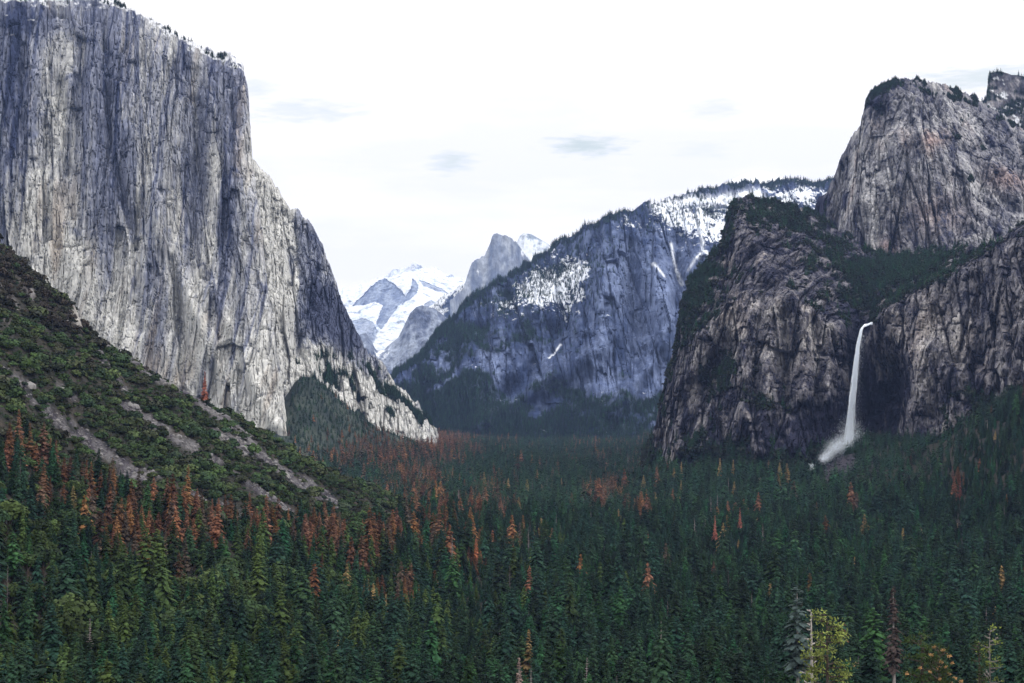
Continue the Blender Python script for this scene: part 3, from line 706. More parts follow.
# ---------------------------------------------------------------- ground
def zpy(py, d):
    v = (CY - py) / F
    return d * (ST + v*CT) / (CT - v*ST)
FLOOR = -150.0
def prof(px, *kn):
    """knots (d, 'p', py) or (d, z)"""
    return px, [(k[0], zpy(k[2], k[0]) if len(k) == 3 else k[1]) for k in kn]
PR = [
 prof(-500, (15,-25), (300,'p',700), (560,'p',560), (900,'p',300), (1200,'p',120), (1500,'p',60), (1900,120), (3000,60), (30000,60)),
 prof(-150, (15,-25), (300,'p',790), (560,'p',640), (800,'p',440), (1000,'p',280), (1250,'p',150), (1600,90), (2600,-60), (2950,0), (30000,60)),
 prof(0, (15,-25), (300,'p',800), (560,'p',690), (800,'p',490), (1000,'p',355), (1250,'p',233), (1600,30), (2300,-90), (2950,20), (30000,-100)),
 prof(50, (15,-25), (300,'p',800), (590,'p',690), (800,'p',540), (1000,'p',410), (1250,'p',283), (1600,10), (2300,-110), (2950,10), (30000,-120)),
 prof(100, (15,-25), (300,'p',805), (600,'p',695), (800,'p',590), (1000,'p',468), (1250,'p',337), (1600,-20), (2300,-130), (2900,10), (30000,-130)),
 prof(200, (15,-25), (300,'p',820), (640,'p',690), (850,'p',592), (1050,'p',490), (1270,'p',395), (1600,-60), (2300,-140), (2900,0), (30000,-140)),
 prof(270, (15,-25), (300,'p',840), (690,'p',690), (900,'p',605), (1100,'p',520), (1330,'p',434), (1600,-100), (2400,-145), (2860,'p',440), (3300,-30), (30000,-150)),
 prof(300, (15,-25), (300,'p',845), (710,'p',690), (920,'p',612), (1130,'p',532), (1370,'p',452), (1620,-120), (2500,-148), (2850,'p',446), (3350,'p',366), (3600,40), (30000,-150)),
 prof(320, (15,-25), (300,'p',850), (720,'p',690), (950,'p',612), (1160,'p',540), (1400,'p',461), (1650,-130), (2550,-149), (2850,'p',455), (3450,'p',371), (3700,30), (30000,-150)),
 prof(345, (15,-25), (300,'p',858), (740,'p',690), (980,'p',612), (1200,'p',545), (1440,'p',472), (1700,-138), (2600,-150), (2900,'p',468), (3560,'p',402), (3900,0), (30000,-150)),
 prof(390, (15,-25), (300,'p',870), (770,'p',690), (1020,'p',614), (1250,'p',558), (1510,'p',493), (1800,-145), (2900,-150), (3150,'p',470), (3780,'p',428), (4200,-60), (30000,-150)),
 prof(435, (15,-25), (300,'p',880), (810,'p',690), (1060,'p',618), (1320,'p',560), (1620,'p',522), (2000,-150), (3400,-150), (4000,'p',445), (4500,-130), (30000,-150)),
 prof(500, (15,-25), (300,-108), (840,FLOOR), (2000,FLOOR), (6200,FLOOR), (30000,-150)),
 prof(640, (15,-25), (300,-106), (840,FLOOR), (2000,FLOOR), (6200,FLOOR), (30000,-150)),
 prof(655, (15,-25), (300,-106), (840,FLOOR), (2050,FLOOR), (2450,-95), (30000,-95)),
 prof(700, (15,-25), (300,-104), (840,FLOOR), (2000,FLOOR), (2320,'p',474), (30000,-100)),
 prof(760, (15,-25), (300,-102), (840,FLOOR), (1900,FLOOR), (2230,'p',470), (30000,-90)),
 prof(800, (15,-25), (300,-100), (840,FLOOR), (1850,FLOOR), (2220,'p',478), (30000,-90)),
 prof(828, (15,-25), (300,-100), (840,FLOOR), (1850,FLOOR), (2180,'p',474), (2330,'p',466), (30000,-80)),
 prof(856, (15,-25), (300,-98), (840,FLOOR), (1800,FLOOR), (2120,'p',462), (2320,'p',440), (2500,-50), (30000,-60)),
 prof(900, (15,-25), (300,-96), (840,FLOOR), (1750,FLOOR), (2150,'p',443), (30000,-50)),
 prof(940, (15,-25), (300,-94), (840,FLOOR), (1650,FLOOR), (2060,'p',445), (30000,-30)),
 prof(975, (15,-25), (300,-92), (840,FLOOR), (1500,FLOOR), (2000,'p',418), (30000,-10)),
 prof(1024, (15,-25), (300,-90), (840,FLOOR), (1350,-148), (1880,'p',393), (30000,30)),
 prof(1150, (15,-25), (300,-85), (840,-146), (1200,-140), (1750,'p',350), (30000,60)),
 prof(1524, (15,-25), (300,-60), (840,-120), (1200,-80), (1600,100), (30000,300)),
]
GPX = np.linspace(-500, 1524, 760)
GD = np.exp(np.linspace(math.log(15), math.log(16600), 760))
_P = np.array([np.interp(GD, [k[0] for k in kn], [k[1] for k in kn]) for _, kn in PR])
_P = smooth_cols(_P.T, 9).T
GZ = np.stack([np.interp(GPX, [p for p, _ in PR], _P[:, j]) for j in range(len(GD))], 1)
GZ = smooth_cols(GZ, 6)
GX = (GPX[:, None] - CX)/F * GD[None]*1.0003
GY = np.broadcast_to(GD[None], GX.shape).copy()
talus0 = sstep(FLOOR + 4, FLOOR + 40, GZ)
GZ = GZ + talus0*(9*fbm(GX/90, GY/90, GX*0, 4, 601) + 5*ridged((GX+GY*.35)/30, (GY-GX)/140, GX*0, 3, 603)) + 2.5*fbm(GX/60, GY/60, GX*0, 3, 607)*sstep(100, 500, GY)
# rocky knob high on the left slope
GPXX, GPYY = proj(GX, GY, GZ)
GZ = GZ + 14*blob(GPXX, GPYY, 76, 300, 10, 26)*(GY < 1500) + 14*blob(GPXX, GPYY, 10, 232, 14, 12)*(GY < 1500)*(GY > 1100)
GPXX, GPYY = proj(GX, GY, GZ)

def ground_z(x, y):
    px = CX + F*x/(y*1.0003)
    i = np.clip((px - GPX[0])/(GPX[1]-GPX[0]), 0, len(GPX)-1.001)
    j = np.clip((np.log(y) - math.log(15))/(math.log(16600)-math.log(15))*(len(GD)-1), 0, len(GD)-1.001)
    i0 = i.astype(int); j0 = j.astype(int); fi = i-i0; fj = j-j0
    return (GZ[i0, j0]*(1-fi)*(1-fj) + GZ[i0+1, j0]*fi*(1-fj) + GZ[i0, j0+1]*(1-fi)*fj + GZ[i0+1, j0+1]*fi*fj)

STREAKS = [([(100,342),(118,350),(150,368),(200,402),(240,436),(275,462),(335,505)], 7),
           ([(219,432),(250,451),(297,475),(332,502)], 6),
           ([(122,403),(148,420),(184,443),(219,464),(254,487),(290,512)], 5.5),
           ([(-10,352),(29,392),(53,417),(90,443),(117,463),(140,480)], 8),
           ([(35,395),(60,420),(100,445)], 6), ([(95,350),(130,395)], 2.5), ([(60,385),(75,400)], 4),
           ([(150,470),(200,500),(250,520)], 5), ([(0,375),(30,385)], 4)]
def scree_mask(px, py, d, x, y):
    w = 2.5*fbm(x/45, y/45, x*0, 4, 611); w2 = fbm(x/16, y/16, x*0, 4, 613)
    m = np.zeros(np.shape(px))
    for l, wd in STREAKS:
        m = np.maximum(m, sstep(1.25, .75, polydist(px + 3*w, py + 2*w, l)/(wd*.8*(1+.5*w))))
    m = m * (d < 1650) * (d > 500) * sstep(-.42, -.1, w2 + .1*w)
    return m
scree = scree_mask(GPXX, GPYY, GY, GX, GY)
f1 = fbm(GX/14, GY/14, GZ/14, 4, 621); f2 = fbm(GX/3.2, GY/3.2, GZ/3.2, 3, 623)
galb = mixc(C(.018, .021, .017), C(.05, .042, .034), sstep(-.4, .6, f1))
galb = mixc(galb, mixc(C(.02, .03, .026), C(.06, .075, .06), sstep(-.3, .5, fbm(GX/60, GY/60, GZ/60, 4, 627))), sstep(2300, 2700, GY))
rk = mixc(C(.04, .036, .045), C(.135, .13, .135), sstep(-.3, .6, f2 + .7*f1 + .5*blob(GPXX, GPYY, 185, 440, 50, 40)))
galb = mixc(galb, rk, np.clip(scree, 0, 1))
knob = np.clip(blob(GPXX, GPYY, 79, 315, 6, 12)*1.3 + .4*blob(GPXX, GPYY, 5, 240, 8, 12), 0, 1)*(GY < 1500)
galb = mixc(galb, mixc(C(.05, .045, .045), C(.2, .19, .19), sstep(-.2, .5, f2 + f1)), sstep(.1, .5, fbm(GX/30, GY/30, GX*0, 4, 629) + .2)*(GY < 1400)*(GPXX < 110)*(GPYY < 335)*1.0)
galb = mixc(galb, C(.36, .34, .32), knob)
boul = sstep(.2, .5, fbm(GX/22, GY/22, GX*0, 3, 625))*blob(GPXX, GPYY, 840, 468, 34, 14)*(GY > 1900)*(GY < 2600)
galb = mixc(galb, C(.05, .045, .055), np.clip(blob(GPXX, GPYY, 835, 466, 30, 16)*(GY > 1900)*(GY < 2600)*1.4, 0, 1))
# the hillside the viewpoint stands on, rising behind it
hx = np.linspace(-3200, 3200, 90)[:, None] + np.zeros((1, 60)); hy = 14 - np.concatenate([[0], np.geomspace(6, 3600, 59)])[None] + np.zeros((90, 1))
hz = -25 + 620*sstep(0, 2600, 14-hy) + .05*np.abs(hx) + 14*fbm(hx/200, hy/200, hx*0, 4, 630)*sstep(0, 300, 14-hy)
hs = mixc(C(.03, .034, .026), C(.06, .055, .04), sstep(-.3, .5, fbm(hx/80, hy/80, hx*0, 4, 631)))
tag(link('hill', grid_mesh('hill', hx, hy, hz, colors={'alb': hs}, smooth=True), M_GROUND), 'hillside rising behind the viewpoint', None, None, 'structure')
gme = grid_mesh('ground', GX, GY, GZ, colors={'alb': np.clip(galb, .01, .8)}, smooth=True)
tag(link('ground', gme, M_GROUND), 'valley floor rising into talus slopes, dark forest soil and pale scree', None, None, 'structure')

# ---------------------------------------------------------------- tree models (30 m tall, scaled per tree)
GREEN = [(0.022, 0.056, 0.017), (0.010, 0.045, 0.021), (0.018, 0.041, 0.018), (0.014, 0.034, 0.019), (0.009, 0.028, 0.019), (0.011, 0.032, 0.022), (0.016, 0.038, 0.016), (0.008, 0.024, 0.018), (0.013, 0.037, 0.024)]
M_NEEDLE = leaf_mat('needles', GREEN)
M_WARM = leaf_mat('olive_needles', [(0.029, 0.053, 0.016), (0.039, 0.060, 0.016), (0.023, 0.048, 0.019)])
M_RUST = leaf_mat('dead_needles', [(0.076, 0.058, 0.040), (0.061, 0.047, 0.037), (0.148, 0.066, 0.033), (0.103, 0.045, 0.030), (0.177, 0.089, 0.033), (0.084, 0.045, 0.033), (0.162, 0.076, 0.044)])
M_RED = leaf_mat('red_needles', [(.24, .085, .06), (.20, .075, .055)])
M_TANN = leaf_mat('dry_needles', [(0.180, 0.128, 0.053), (0.225, 0.150, 0.068), (0.120, 0.105, 0.045)])
M_GREY = leaf_mat('bare_twigs', [(.16,.13,.14), (.22,.19,.19), (.12,.10,.11)])
M_LIME = leaf_mat('sunny_needles', [(.15,.18,.045), (.12,.155,.04)], tone=False)
M_OAK = leaf_mat('oak_leaves', [(0.049, 0.071, 0.019), (0.029, 0.049, 0.015), (0.021, 0.041, 0.015), (0.041, 0.059, 0.018), (0.017, 0.036, 0.016), (0.026, 0.048, 0.019)])
M_DARKBRUSH = leaf_mat('dark_brush_leaves', [(.016, .024, .018), (.024, .032, .022), (.012, .018, .016), (.028, .030, .022)])
M_BROWNBRUSH = leaf_mat('brown_brush_leaves', [(.030, .030, .022), (.040, .032, .028), (.022, .026, .018), (.036, .040, .024)])  # brown leaf colours for the brush on the rocky shoulder
M_BRUSH = leaf_mat('brush_leaves', [(0.025, 0.046, 0.020), (0.036, 0.062, 0.020), (0.019, 0.036, 0.018), (0.048, 0.068, 0.025), (0.032, 0.032, 0.023), (0.023, 0.048, 0.023)])
def bark(name, c1, c2):
    m, nt, b = new_mat(name); L = nt.links.new
    tc = N(nt, 'ShaderNodeTexCoord'); mp = N(nt, 'ShaderNodeMapping'); mp.inputs['Scale'].default_value = (6, 6, .8)
    no = N(nt, 'ShaderNodeTexNoise'); no.inputs['Scale'].default_value = 1; no.inputs['Detail'].default_value = 4
    cr = N(nt, 'ShaderNodeValToRGB'); cr.color_ramp.elements[0].color = (*c1, 1); cr.color_ramp.elements[1].color = (*c2, 1)
    cr.color_ramp.elements[0].position = .35; cr.color_ramp.elements[1].position = .65
    L(tc.outputs['Object'], mp.inputs[0]); L(mp.outputs[0], no.inputs['Vector']); L(no.outputs['Fac'], cr.inputs[0]); L(cr.outputs[0], b.inputs['Base Color'])
    return m
M_BARK = bark('bark', (.035,.028,.025), (.10,.08,.07))
M_PALEBARK = bark('weathered_bark', (.26,.24,.24), (.52,.48,.46))

def conifer(h=30, r=5.2, whorls=24, br=10, base=.08, seed=0, fill=1.0, droop=.35, twig=True, fm=0, top=.9, taper=1.0):
    """crown only: drooping sprays in whorls"""
    rg = random.Random(seed); t = TM()
    for w in range(whorls):
        q = base + (1-base)*(w + rg.uniform(-.35, .35))/whorls
        q = min(max(q, base), .985)
        R = r*((1-q)/(1-base))**taper*rg.uniform(.78, 1.12) + .35
        a0 = rg.uniform(0, 6.28)
        for k in range(br):
            if rg.random() > fill: continue
            z0 = (q + rg.uniform(-.75, .75)*(1-base)/whorls)*h
            a = a0 + 6.283*k/br + rg.uniform(-.5, .5)
            L = R*rg.uniform(.45, 1.2)
            ca, sa = math.cos(a), math.sin(a); nx, ny = -sa, ca
            wd = L*rg.uniform(.17, .30) + .25
            dz = -droop*L*rg.uniform(.5, 1.3) + (.25*L if q > top-.1 else 0)
            pts = []
            for s in (0.06, .45, .8, 1.0):
                pts.append((ca*L*s, sa*L*s, z0 + dz*s**1.3 + .12*L*math.sin(3.14*s)))
            ws = (wd*.35, wd, wd*.75, 0.05)
            hang = .22*wd
            for i in range(3):
                p, p2 = pts[i], pts[i+1]; w1, w2 = ws[i], ws[i+1]
                j1, j2 = rg.uniform(.6, 1.3), rg.uniform(.6, 1.3)
                t.poly([(p[0], p[1], p[2]), (p[0]+nx*w1*j1, p[1]+ny*w1*j1, p[2]-hang*j1), (p2[0]+nx*w2*j2, p2[1]+ny*w2*j2, p2[2]-hang), (p2[0], p2[1], p2[2])], fm)
                j1, j2 = rg.uniform(.6, 1.3), rg.uniform(.6, 1.3)
                t.poly([(p[0], p[1], p[2]), (p2[0], p2[1], p2[2]), (p2[0]-nx*w2*j2, p2[1]-ny*w2*j2, p2[2]-hang), (p[0]-nx*w1*j1, p[1]-ny*w1*j1, p[2]-hang*j1)], fm)
            if twig:
                for i in range(4):
                    s = rg.uniform(.3, 1); x = ca*L*s; y = sa*L*s; z = z0 + dz*s**1.3
                    e = rg.uniform(.5, 1.1)*(.5+.1*L); sd = rg.choice((-1, 1))*wd*rg.uniform(.2, .9)
                    t.poly([(x, y, z+.25*e), (x+nx*sd+ca*e*.6, y+ny*sd+sa*e*.6, z-.5*e), (x-nx*e*.4, y-ny*e*.4, z-.8*e)], fm)
    t.poly([(.28, 0, h*.955), (-.14, .24, h*.955), (0, 0, h*1.0)], fm); t.poly([(-.2, -.2, h*.95), (.2, -.1, h*.95), (0, 0, h)], fm)
    return t
def trunk(t, h=30, r=.42, m=1, top=.93, sides=6, lean=0):
    t.tube([(0, 0, -1.5), (.0, 0, h*.3), (lean*.5, 0, h*.6), (lean, 0, h*top)], [r*1.25, r, r*.65, r*.12], sides, m)
    return t
def bush(rad=3.2, hgt=3.6, lobes=7, seed=0, dens=26, leaf=.55, fm=0, lift=0.0):
    """rounded crown: leaf clumps over uneven lobes"""
    rg = random.Random(seed); t = TM()
    for l in range(lobes):
        a = rg.uniform(0, 6.28); rr = rad*math.sqrt(rg.random())*.72
        cx, cy = rr*math.cos(a), rr*math.sin(a); R = rad*rg.uniform(.32, .58); cz = lift + hgt*(.35 + .4*rg.random()*(1-rr/rad))
        for k in range(dens):
            u = rg.uniform(-.35, 1); th = rg.uniform(0, 6.28); s = math.sqrt(max(0, 1-u*u)); f = rg.uniform(.78, 1.06)
            n = Vector((s*math.cos(th), s*math.sin(th), u)); p = Vector((cx, cy, cz)) + n*R*f
            tilt = (n + Vector((rg.uniform(-.6, .6), rg.uniform(-.6, .6), rg.uniform(-.2, .7)))).normalized()
            aa = tilt.orthogonal().normalized(); bb = tilt.cross(aa); sz = leaf*rad/3.2*rg.uniform(.7, 1.5)
            ph = rg.uniform(0, 6.28)
            q = [p + (aa*math.cos(ph+i*1.2566) + bb*math.sin(ph+i*1.2566))*sz*rg.uniform(.6, 1.2) for i in range(5)]
            t.poly(q, fm)
    return t
def snag(h=30, r=2.6, whorls=22, br=5, seed=0, m=0, rise=.1, base=.25):
    rg = random.Random(seed); t = TM(); trunk(t, h, .36, m, .99, 5)
    for w in range(whorls):
        q = base + (1-base)*w/whorls; R = r*(1-q)**.7*rg.uniform(.6, 1.2) + .25
        for k in range(br):
            a = rg.uniform(0, 6.28); L = R*rg.uniform(.4, 1.15); z = q*h
            p0 = Vector((0, 0, z)); p1 = Vector((math.cos(a)*L, math.sin(a)*L, z + rise*L - .3*L*rg.random()))
            t.tube([p0, (p0+p1)/2 + Vector((0, 0, -.08*L)), p1], [.10, .07, .03], 3, m)
            for i in range(3):
                s = rg.uniform(.4, 1); b = p0.lerp(p1, s); e = Vector((rg.uniform(-.6, .6), rg.uniform(-.6, .6), rg.uniform(-.5, .2)))*L*.5
                t.poly([b, b+e, b+e*.9+Vector((0, 0, .16))], m)
    return t

V_CON = [dict(r=6.6, whorls=24, seed=1, taper=.72), dict(r=7.6, whorls=22, seed=2, droop=.5, taper=.8), dict(r=5.6, whorls=26, seed=3, droop=.55, base=.06, taper=.8), dict(r=8.2, whorls=20, seed=4, fill=.92, taper=.62, droop=.2),
         dict(r=7.0, whorls=20, seed=5, fill=.88, taper=.6, base=.14), dict(r=6.2, whorls=24, seed=6, base=.14, taper=.9)]
V_DEAD = [dict(r=7.0, whorls=24, seed=21, fill=.95, taper=.8), dict(r=7.6, whorls=22, seed=22, droop=.5, fill=.95, taper=.9), dict(r=5.8, whorls=22, seed=23, fill=.85), dict(r=7.2, whorls=20, seed=24, fill=.8, taper=.75)]
def whole(t, name, mats):
    trunk(t); return t.mesh(name, mats)
def mesh_set(params, name, leaf):
    crowns, trunks, wholes = [], [], []
    for p in params:
        crowns.append(conifer(**p).mesh(name+'_crown', [leaf]))
        tt = TM(); trunk(tt, m=0); trunks.append(tt.mesh(name+'_trunk', [M_BARK]))
        wholes.append(whole(conifer(**p), name, [leaf, M_BARK]))
    return crowns, trunks, wholes
CON = mesh_set(V_CON, 'conifer', M_NEEDLE)
WARM = mesh_set(V_CON[:4], 'olive_conifer', M_WARM)
DEAD = mesh_set(V_DEAD, 'dead_conifer', M_RUST)
TANC = mesh_set(V_DEAD[:3], 'dry_conifer', M_TANN)
GREYC = [snag(seed=s).mesh('snag', [M_GREY]) for s in (31, 32, 33)]
def low_con(seed, r, leaf):
    t = conifer(r=r, whorls=12, br=6, seed=seed, twig=False, droop=.5, base=.05, taper=.75); return t.mesh('far_conifer', [leaf])
LOWC = [low_con(40+i, r, M_NEEDLE) for i, r in enumerate((7.0, 6.2, 8.0, 7.4))]
LOWD = [low_con(50+i, r, M_RUST) for i, r in enumerate((6.6, 5.8, 7.2))]
OAKS = [bush(5.2, 8, 15, s, 105, .27, 0, 2.5) for s in (61, 62, 63)]
def oak_trunk(t, m):
    t.tube([(0, 0, -1), (.2, 0, 2.5), (.1, .2, 5)], [.5, .4, .2], 6, m)
    for a in (0.3, 2.2, 4.4): t.tube([(.2, 0, 2.3), (math.cos(a)*1.6, math.sin(a)*1.6, 4.6), (math.cos(a)*2.8, math.sin(a)*2.8, 6.4)], [.25, .17, .06], 5, m)
OAKT = TM(); oak_trunk(OAKT, 0); OAKT = OAKT.mesh('oak_trunk', [M_BARK])
OAKC = [t.mesh('oak_crown', [M_OAK]) for t in OAKS]
OAKW = []
for t in OAKS:
    oak_trunk(t, 1); OAKW.append(t.mesh('oak', [M_OAK, M_BARK]))
BUSHES = [bush(3.2, 3.4, 8, s, 44, .42).mesh('shrub', [M_BRUSH]) for s in (71, 72, 73, 74, 75)]
BUSHLOW = [bush(3.2, 3.4, 4, s, 10, 1.0).mesh('brush', [M_BRUSH]) for s in (81, 82, 83)]
DARKB = [bush(3.2, 3.4, 8, s, 44, .42).mesh('shrub', [M_BROWNBRUSH]) for s in (76, 77, 78, 79, 80)]
DARKLOW = [bush(3.2, 3.4, 4, s, 10, 1.0).mesh('brush', [M_DARKBRUSH]) for s in (84, 85, 86)]
def rock_mesh(seed):
    rg = random.Random(seed); bm_v = []; t = TM()
    import bmesh
    bm = bmesh.new(); bmesh.ops.create_icosphere(bm, subdivisions=1, radius=1)
    for v in bm.verts: v.co = v.co*rg.uniform(.65, 1.15); v.co.z *= .7
    me = bpy.data.meshes.new('boulder'); bm.to_mesh(me); bm.free(); me.materials.append(M_STONE); return me
m_, nt_, b_ = new_mat('scree_stone')
oi_ = N(nt_, 'ShaderNodeObjectInfo'); cr_ = N(nt_, 'ShaderNodeValToRGB'); cr_.color_ramp.elements[0].color = (.07,.065,.08,1); cr_.color_ramp.elements[1].color = (.22,.215,.215,1)
nt_.links.new(oi_.outputs['Random'], cr_.inputs[0]); nt_.links.new(cr_.outputs[0], b_.inputs['Base Color'])
M_STONE = m_
WETROCKS = []
ROCKS = [rock_mesh(s) for s in (91, 92, 93)]

M_WET, ntw, bw = new_mat('wet_stone'); bw.inputs['Base Color'].default_value = (.035, .034, .045, 1); bw.inputs['Roughness'].default_value = .6
for me_ in ROCKS:
    w_ = me_.copy(); w_.materials.clear(); w_.materials.append(M_WET); WETROCKS.append(w_)

# ---------------------------------------------------------------- instancing of what nobody could count
def scatter(name, meshes, x, y, z, s, rot, idx, label, kindname, sxy=None):
    """one object: points that carry instances of the variants"""
    if len(x) == 0: return
    vc = bpy.data.collections.new(name + '_variants')
    for i, me in enumerate(meshes):
        vc.objects.link(bpy.data.objects.new('%s_variant_%02d' % (name, i), me))
    me = bpy.data.meshes.new(name)
    co = np.stack([x, y, z], -1).astype(np.float32)
    me.vertices.add(len(co)); me.vertices.foreach_set('co', co.ravel())
    sv = np.stack([s*(1 if sxy is None else sxy)]*2 + [s], -1).astype(np.float32)
    a = me.attributes.new('scl', 'FLOAT_VECTOR', 'POINT'); a.data.foreach_set('vector', sv.ravel())
    a = me.attributes.new('rotv', 'FLOAT_VECTOR', 'POINT'); rv = np.zeros((len(x), 3), np.float32); rv[:, 2] = rot
    rv[:, 0] = RNG.normal(0, .03, len(x)); a.data.foreach_set('vector', rv.ravel())
    a = me.attributes.new('pick', 'INT', 'POINT'); a.data.foreach_set('value', np.asarray(idx, np.int32))
    me.update()
    o = link(name, me); tag(o, label, kindname, None, 'stuff')
    ng = bpy.data.node_groups.new(name, 'GeometryNodeTree')
    ng.interface.new_socket('Geometry', in_out='INPUT', socket_type='NodeSocketGeometry')
    ng.interface.new_socket('Geometry', in_out='OUTPUT', socket_type='NodeSocketGeometry')
    gi = ng.nodes.new('NodeGroupInput'); go = ng.nodes.new('NodeGroupOutput')
    ip = ng.nodes.new('GeometryNodeInstanceOnPoints'); ci = ng.nodes.new('GeometryNodeCollectionInfo')
    ci.inputs['Collection'].default_value = vc; ci.inputs['Separate Children'].default_value = True; ci.inputs['Reset Children'].default_value = True
    def na(n, ty):
        k = ng.nodes.new('GeometryNodeInputNamedAttribute'); k.data_type = ty; k.inputs['Name'].default_value = n; return k.outputs['Attribute']
    L = ng.links.new
    L(gi.outputs[0], ip.inputs['Points']); L(ci.outputs[0], ip.inputs['Instance']); ip.inputs['Pick Instance'].default_value = True
    L(na('pick', 'INT'), ip.inputs['Instance Index']); L(na('rotv', 'FLOAT_VECTOR'), ip.inputs['Rotation']); L(na('scl', 'FLOAT_VECTOR'), ip.inputs['Scale'])
    L(ip.outputs[0], go.inputs[0])
    md = o.modifiers.new('scatter', 'NODES'); md.node_group = ng
    return o
# ---------------------------------------------------------------- where every tree stands
def jgrid(cell, x0, x1, y0, y1):
    nx = int((x1-x0)/cell); ny = int((y1-y0)/cell)
    gx, gy = np.meshgrid(np.arange(nx), np.arange(ny), indexing='ij')
    x = x0 + (gx + RNG.random(gx.shape))*cell; y = y0 + (gy + RNG.random(gy.shape))*cell
    return x.ravel(), y.ravel()
def in_view(x, y, pad=60):
    px = CX + F*x/y
    return (px > -pad) & (px < 1024+pad)

FOREST_EDGE = ([-60, 0, 40, 80, 120, 160, 200, 240, 280, 310, 340, 365, 395, 430], [425, 432, 452, 476, 492, 500, 508, 520, 524, 520, 528, 540, 530, 520])
RUSSET = [(30,452,24,.7),(130,515,28,.75),(255,532,24,.7),(330,548,24,.7),(215,520,22,.7),(60,500,20,.55),(12,447,16,.8),(55,468,14,.8),(98,492,22,.75),(70,480,14,.5),(150,505,26,.75),(195,512,26,.8),(170,535,30,.7),(120,540,22,.7),(100,560,16,.5),(238,528,18,.7),(292,540,18,.8),(300,552,12,.5),
          (345,555,18,.75),(385,555,24,.75),(372,575,14,.35),(150,560,22,.5),(180,570,20,.35),(475,572,7,.5),(515,558,9,.7),(412,484,26,.4),(440,447,26,.65),(395,462,26,.5),(360,452,26,.45),(425,505,14,.5),(450,510,12,.3),
          (600,507,12,.65),(640,524,10,.6),(612,500,10,.5),(715,530,4,.6),(740,522,7,.6),(800,505,3,.5),(960,486,4,.6),(855,520,5,.5),(418,600,14,.45),(400,615,14,.3),(455,445,16,.5),(480,520,20,.25),
          (450,540,30,.25),(640,430,12,.4),(485,430,20,.3),(600,428,40,.12),(290,470,20,.3),(420,560,16,.35)]
TAN = [(365,612,14,.5),(410,598,10,.5),(80,520,14,.3),(540,545,10,.4),(190,585,16,.25),(500,500,20,.15),(640,470,60,.05)]
def fieldv(px, py, L):
    m = np.zeros(len(px))
    for (a, b, r, s) in L: r = r*1.12; m = np.maximum(m, min(.95, s*1.2)*np.exp(-((px-a)/r)**2 - ((py-b)/(r*.62))**2))
    return m

# forest points, denser near the eye
X_, Y_ = [], []
for (cell, y0, y1) in ((8.6, 180, 1200), (8.8, 1200, 2400), (10.0, 2400, 4200), (12.5, 4200, 6600)):
    w = y1*.40; a, b = jgrid(cell, -w, w, y0, y1); k = in_view(a, b, 210 if y1 < 2500 else 90); X_.append(a[k]); Y_.append(b[k])
tx = np.concatenate(X_); ty = np.concatenate(Y_); tz = ground_z(tx, ty)
tpx, tpy = proj(tx, ty, tz)
edge = np.interp(tpx, *FOREST_EDGE) + 9*fbm(tx/50, ty/50, tx*0, 3, 701)
on_spur = (ty < 1750) & (tpx < 440)
forest = ~(on_spur & (tpy < edge))
# hidden ground behind the spur and behind the cliffs carries nothing
sil = np.interp(tpx, [-60, 0, 100, 200, 300, 400, 440], [180, 232, 336, 392, 452, 494, 520])
forest &= ~((tpx < 250) & (ty > 1500) & (ty < 1750) & (tpy > sil + 45))
cliffd = np.interp(tpx, [430, 436, 640, 655, 700, 760, 800, 856, 900, 940, 975, 1024, 1090], [9e3, 9e3, 9e3, 2520, 2370, 2290, 2290, 2400, 2230, 2130, 2060, 1960, 1900])
cliffd = np.where(tpx < 436, np.interp(tpx, [-60, 285, 292, 300, 345, 390, 436], [2850, 2850, 3200, 3400, 3640, 3900, 4300]), cliffd)
forest &= ty < cliffd
# patchiness: clearings and gaps
gap = fbm(tx/70, ty/70, tx*0, 3, 703)
forest &= RNG.random(len(tx)) < np.clip(.93 + .5*gap, .45, 1)
forest &= ~((blob(tpx, tpy, 650, 575, 8, 4) + blob(tpx, tpy, 642, 640, 7, 5)) > .5)
forest &= (ty > 420) | (RNG.random(len(tx)) < .35)
# open ground in front of the trees that stand out
OPEN = ((476, 1330, 12), (797, 560, 16), (893, 600, 12), (519, 470, 9), (531, 480, 8), (826, 255, 26), (661, 470, 16), (205, 1262, 8), (960, 1700, 6), (715, 1500, 6), (740, 1620, 6), (938, 233, 20), (988, 265, 18))
# boulder bed at the foot of the fall
forest &= ~((blob(tpx, tpy, 835, 466, 26, 11) > .45) & (ty > 2000))
tx, ty, tz, tpx, tpy, on_spur, edge = [a[forest] for a in (tx, ty, tz, tpx, tpy, on_spur, edge)]
n = len(tx)
hg = 21.0*np.exp(RNG.normal(0, .27, n)) * (1 + .22*fbm(tx/120, ty/120, tx*0, 2, 705))
hg = np.clip(hg, 8, 42)
slope_t = sstep(FLOOR+20, FLOOR+70, tz)
hg *= np.where(tpx < 440, 1 - .25*slope_t, 1 - .30*slope_t)
hg = np.where((ty > 2700) & (tpx < 436) & (tz > -110), hg*.6, hg)
hg = np.where(ty < 620, np.minimum(hg, 30), hg)
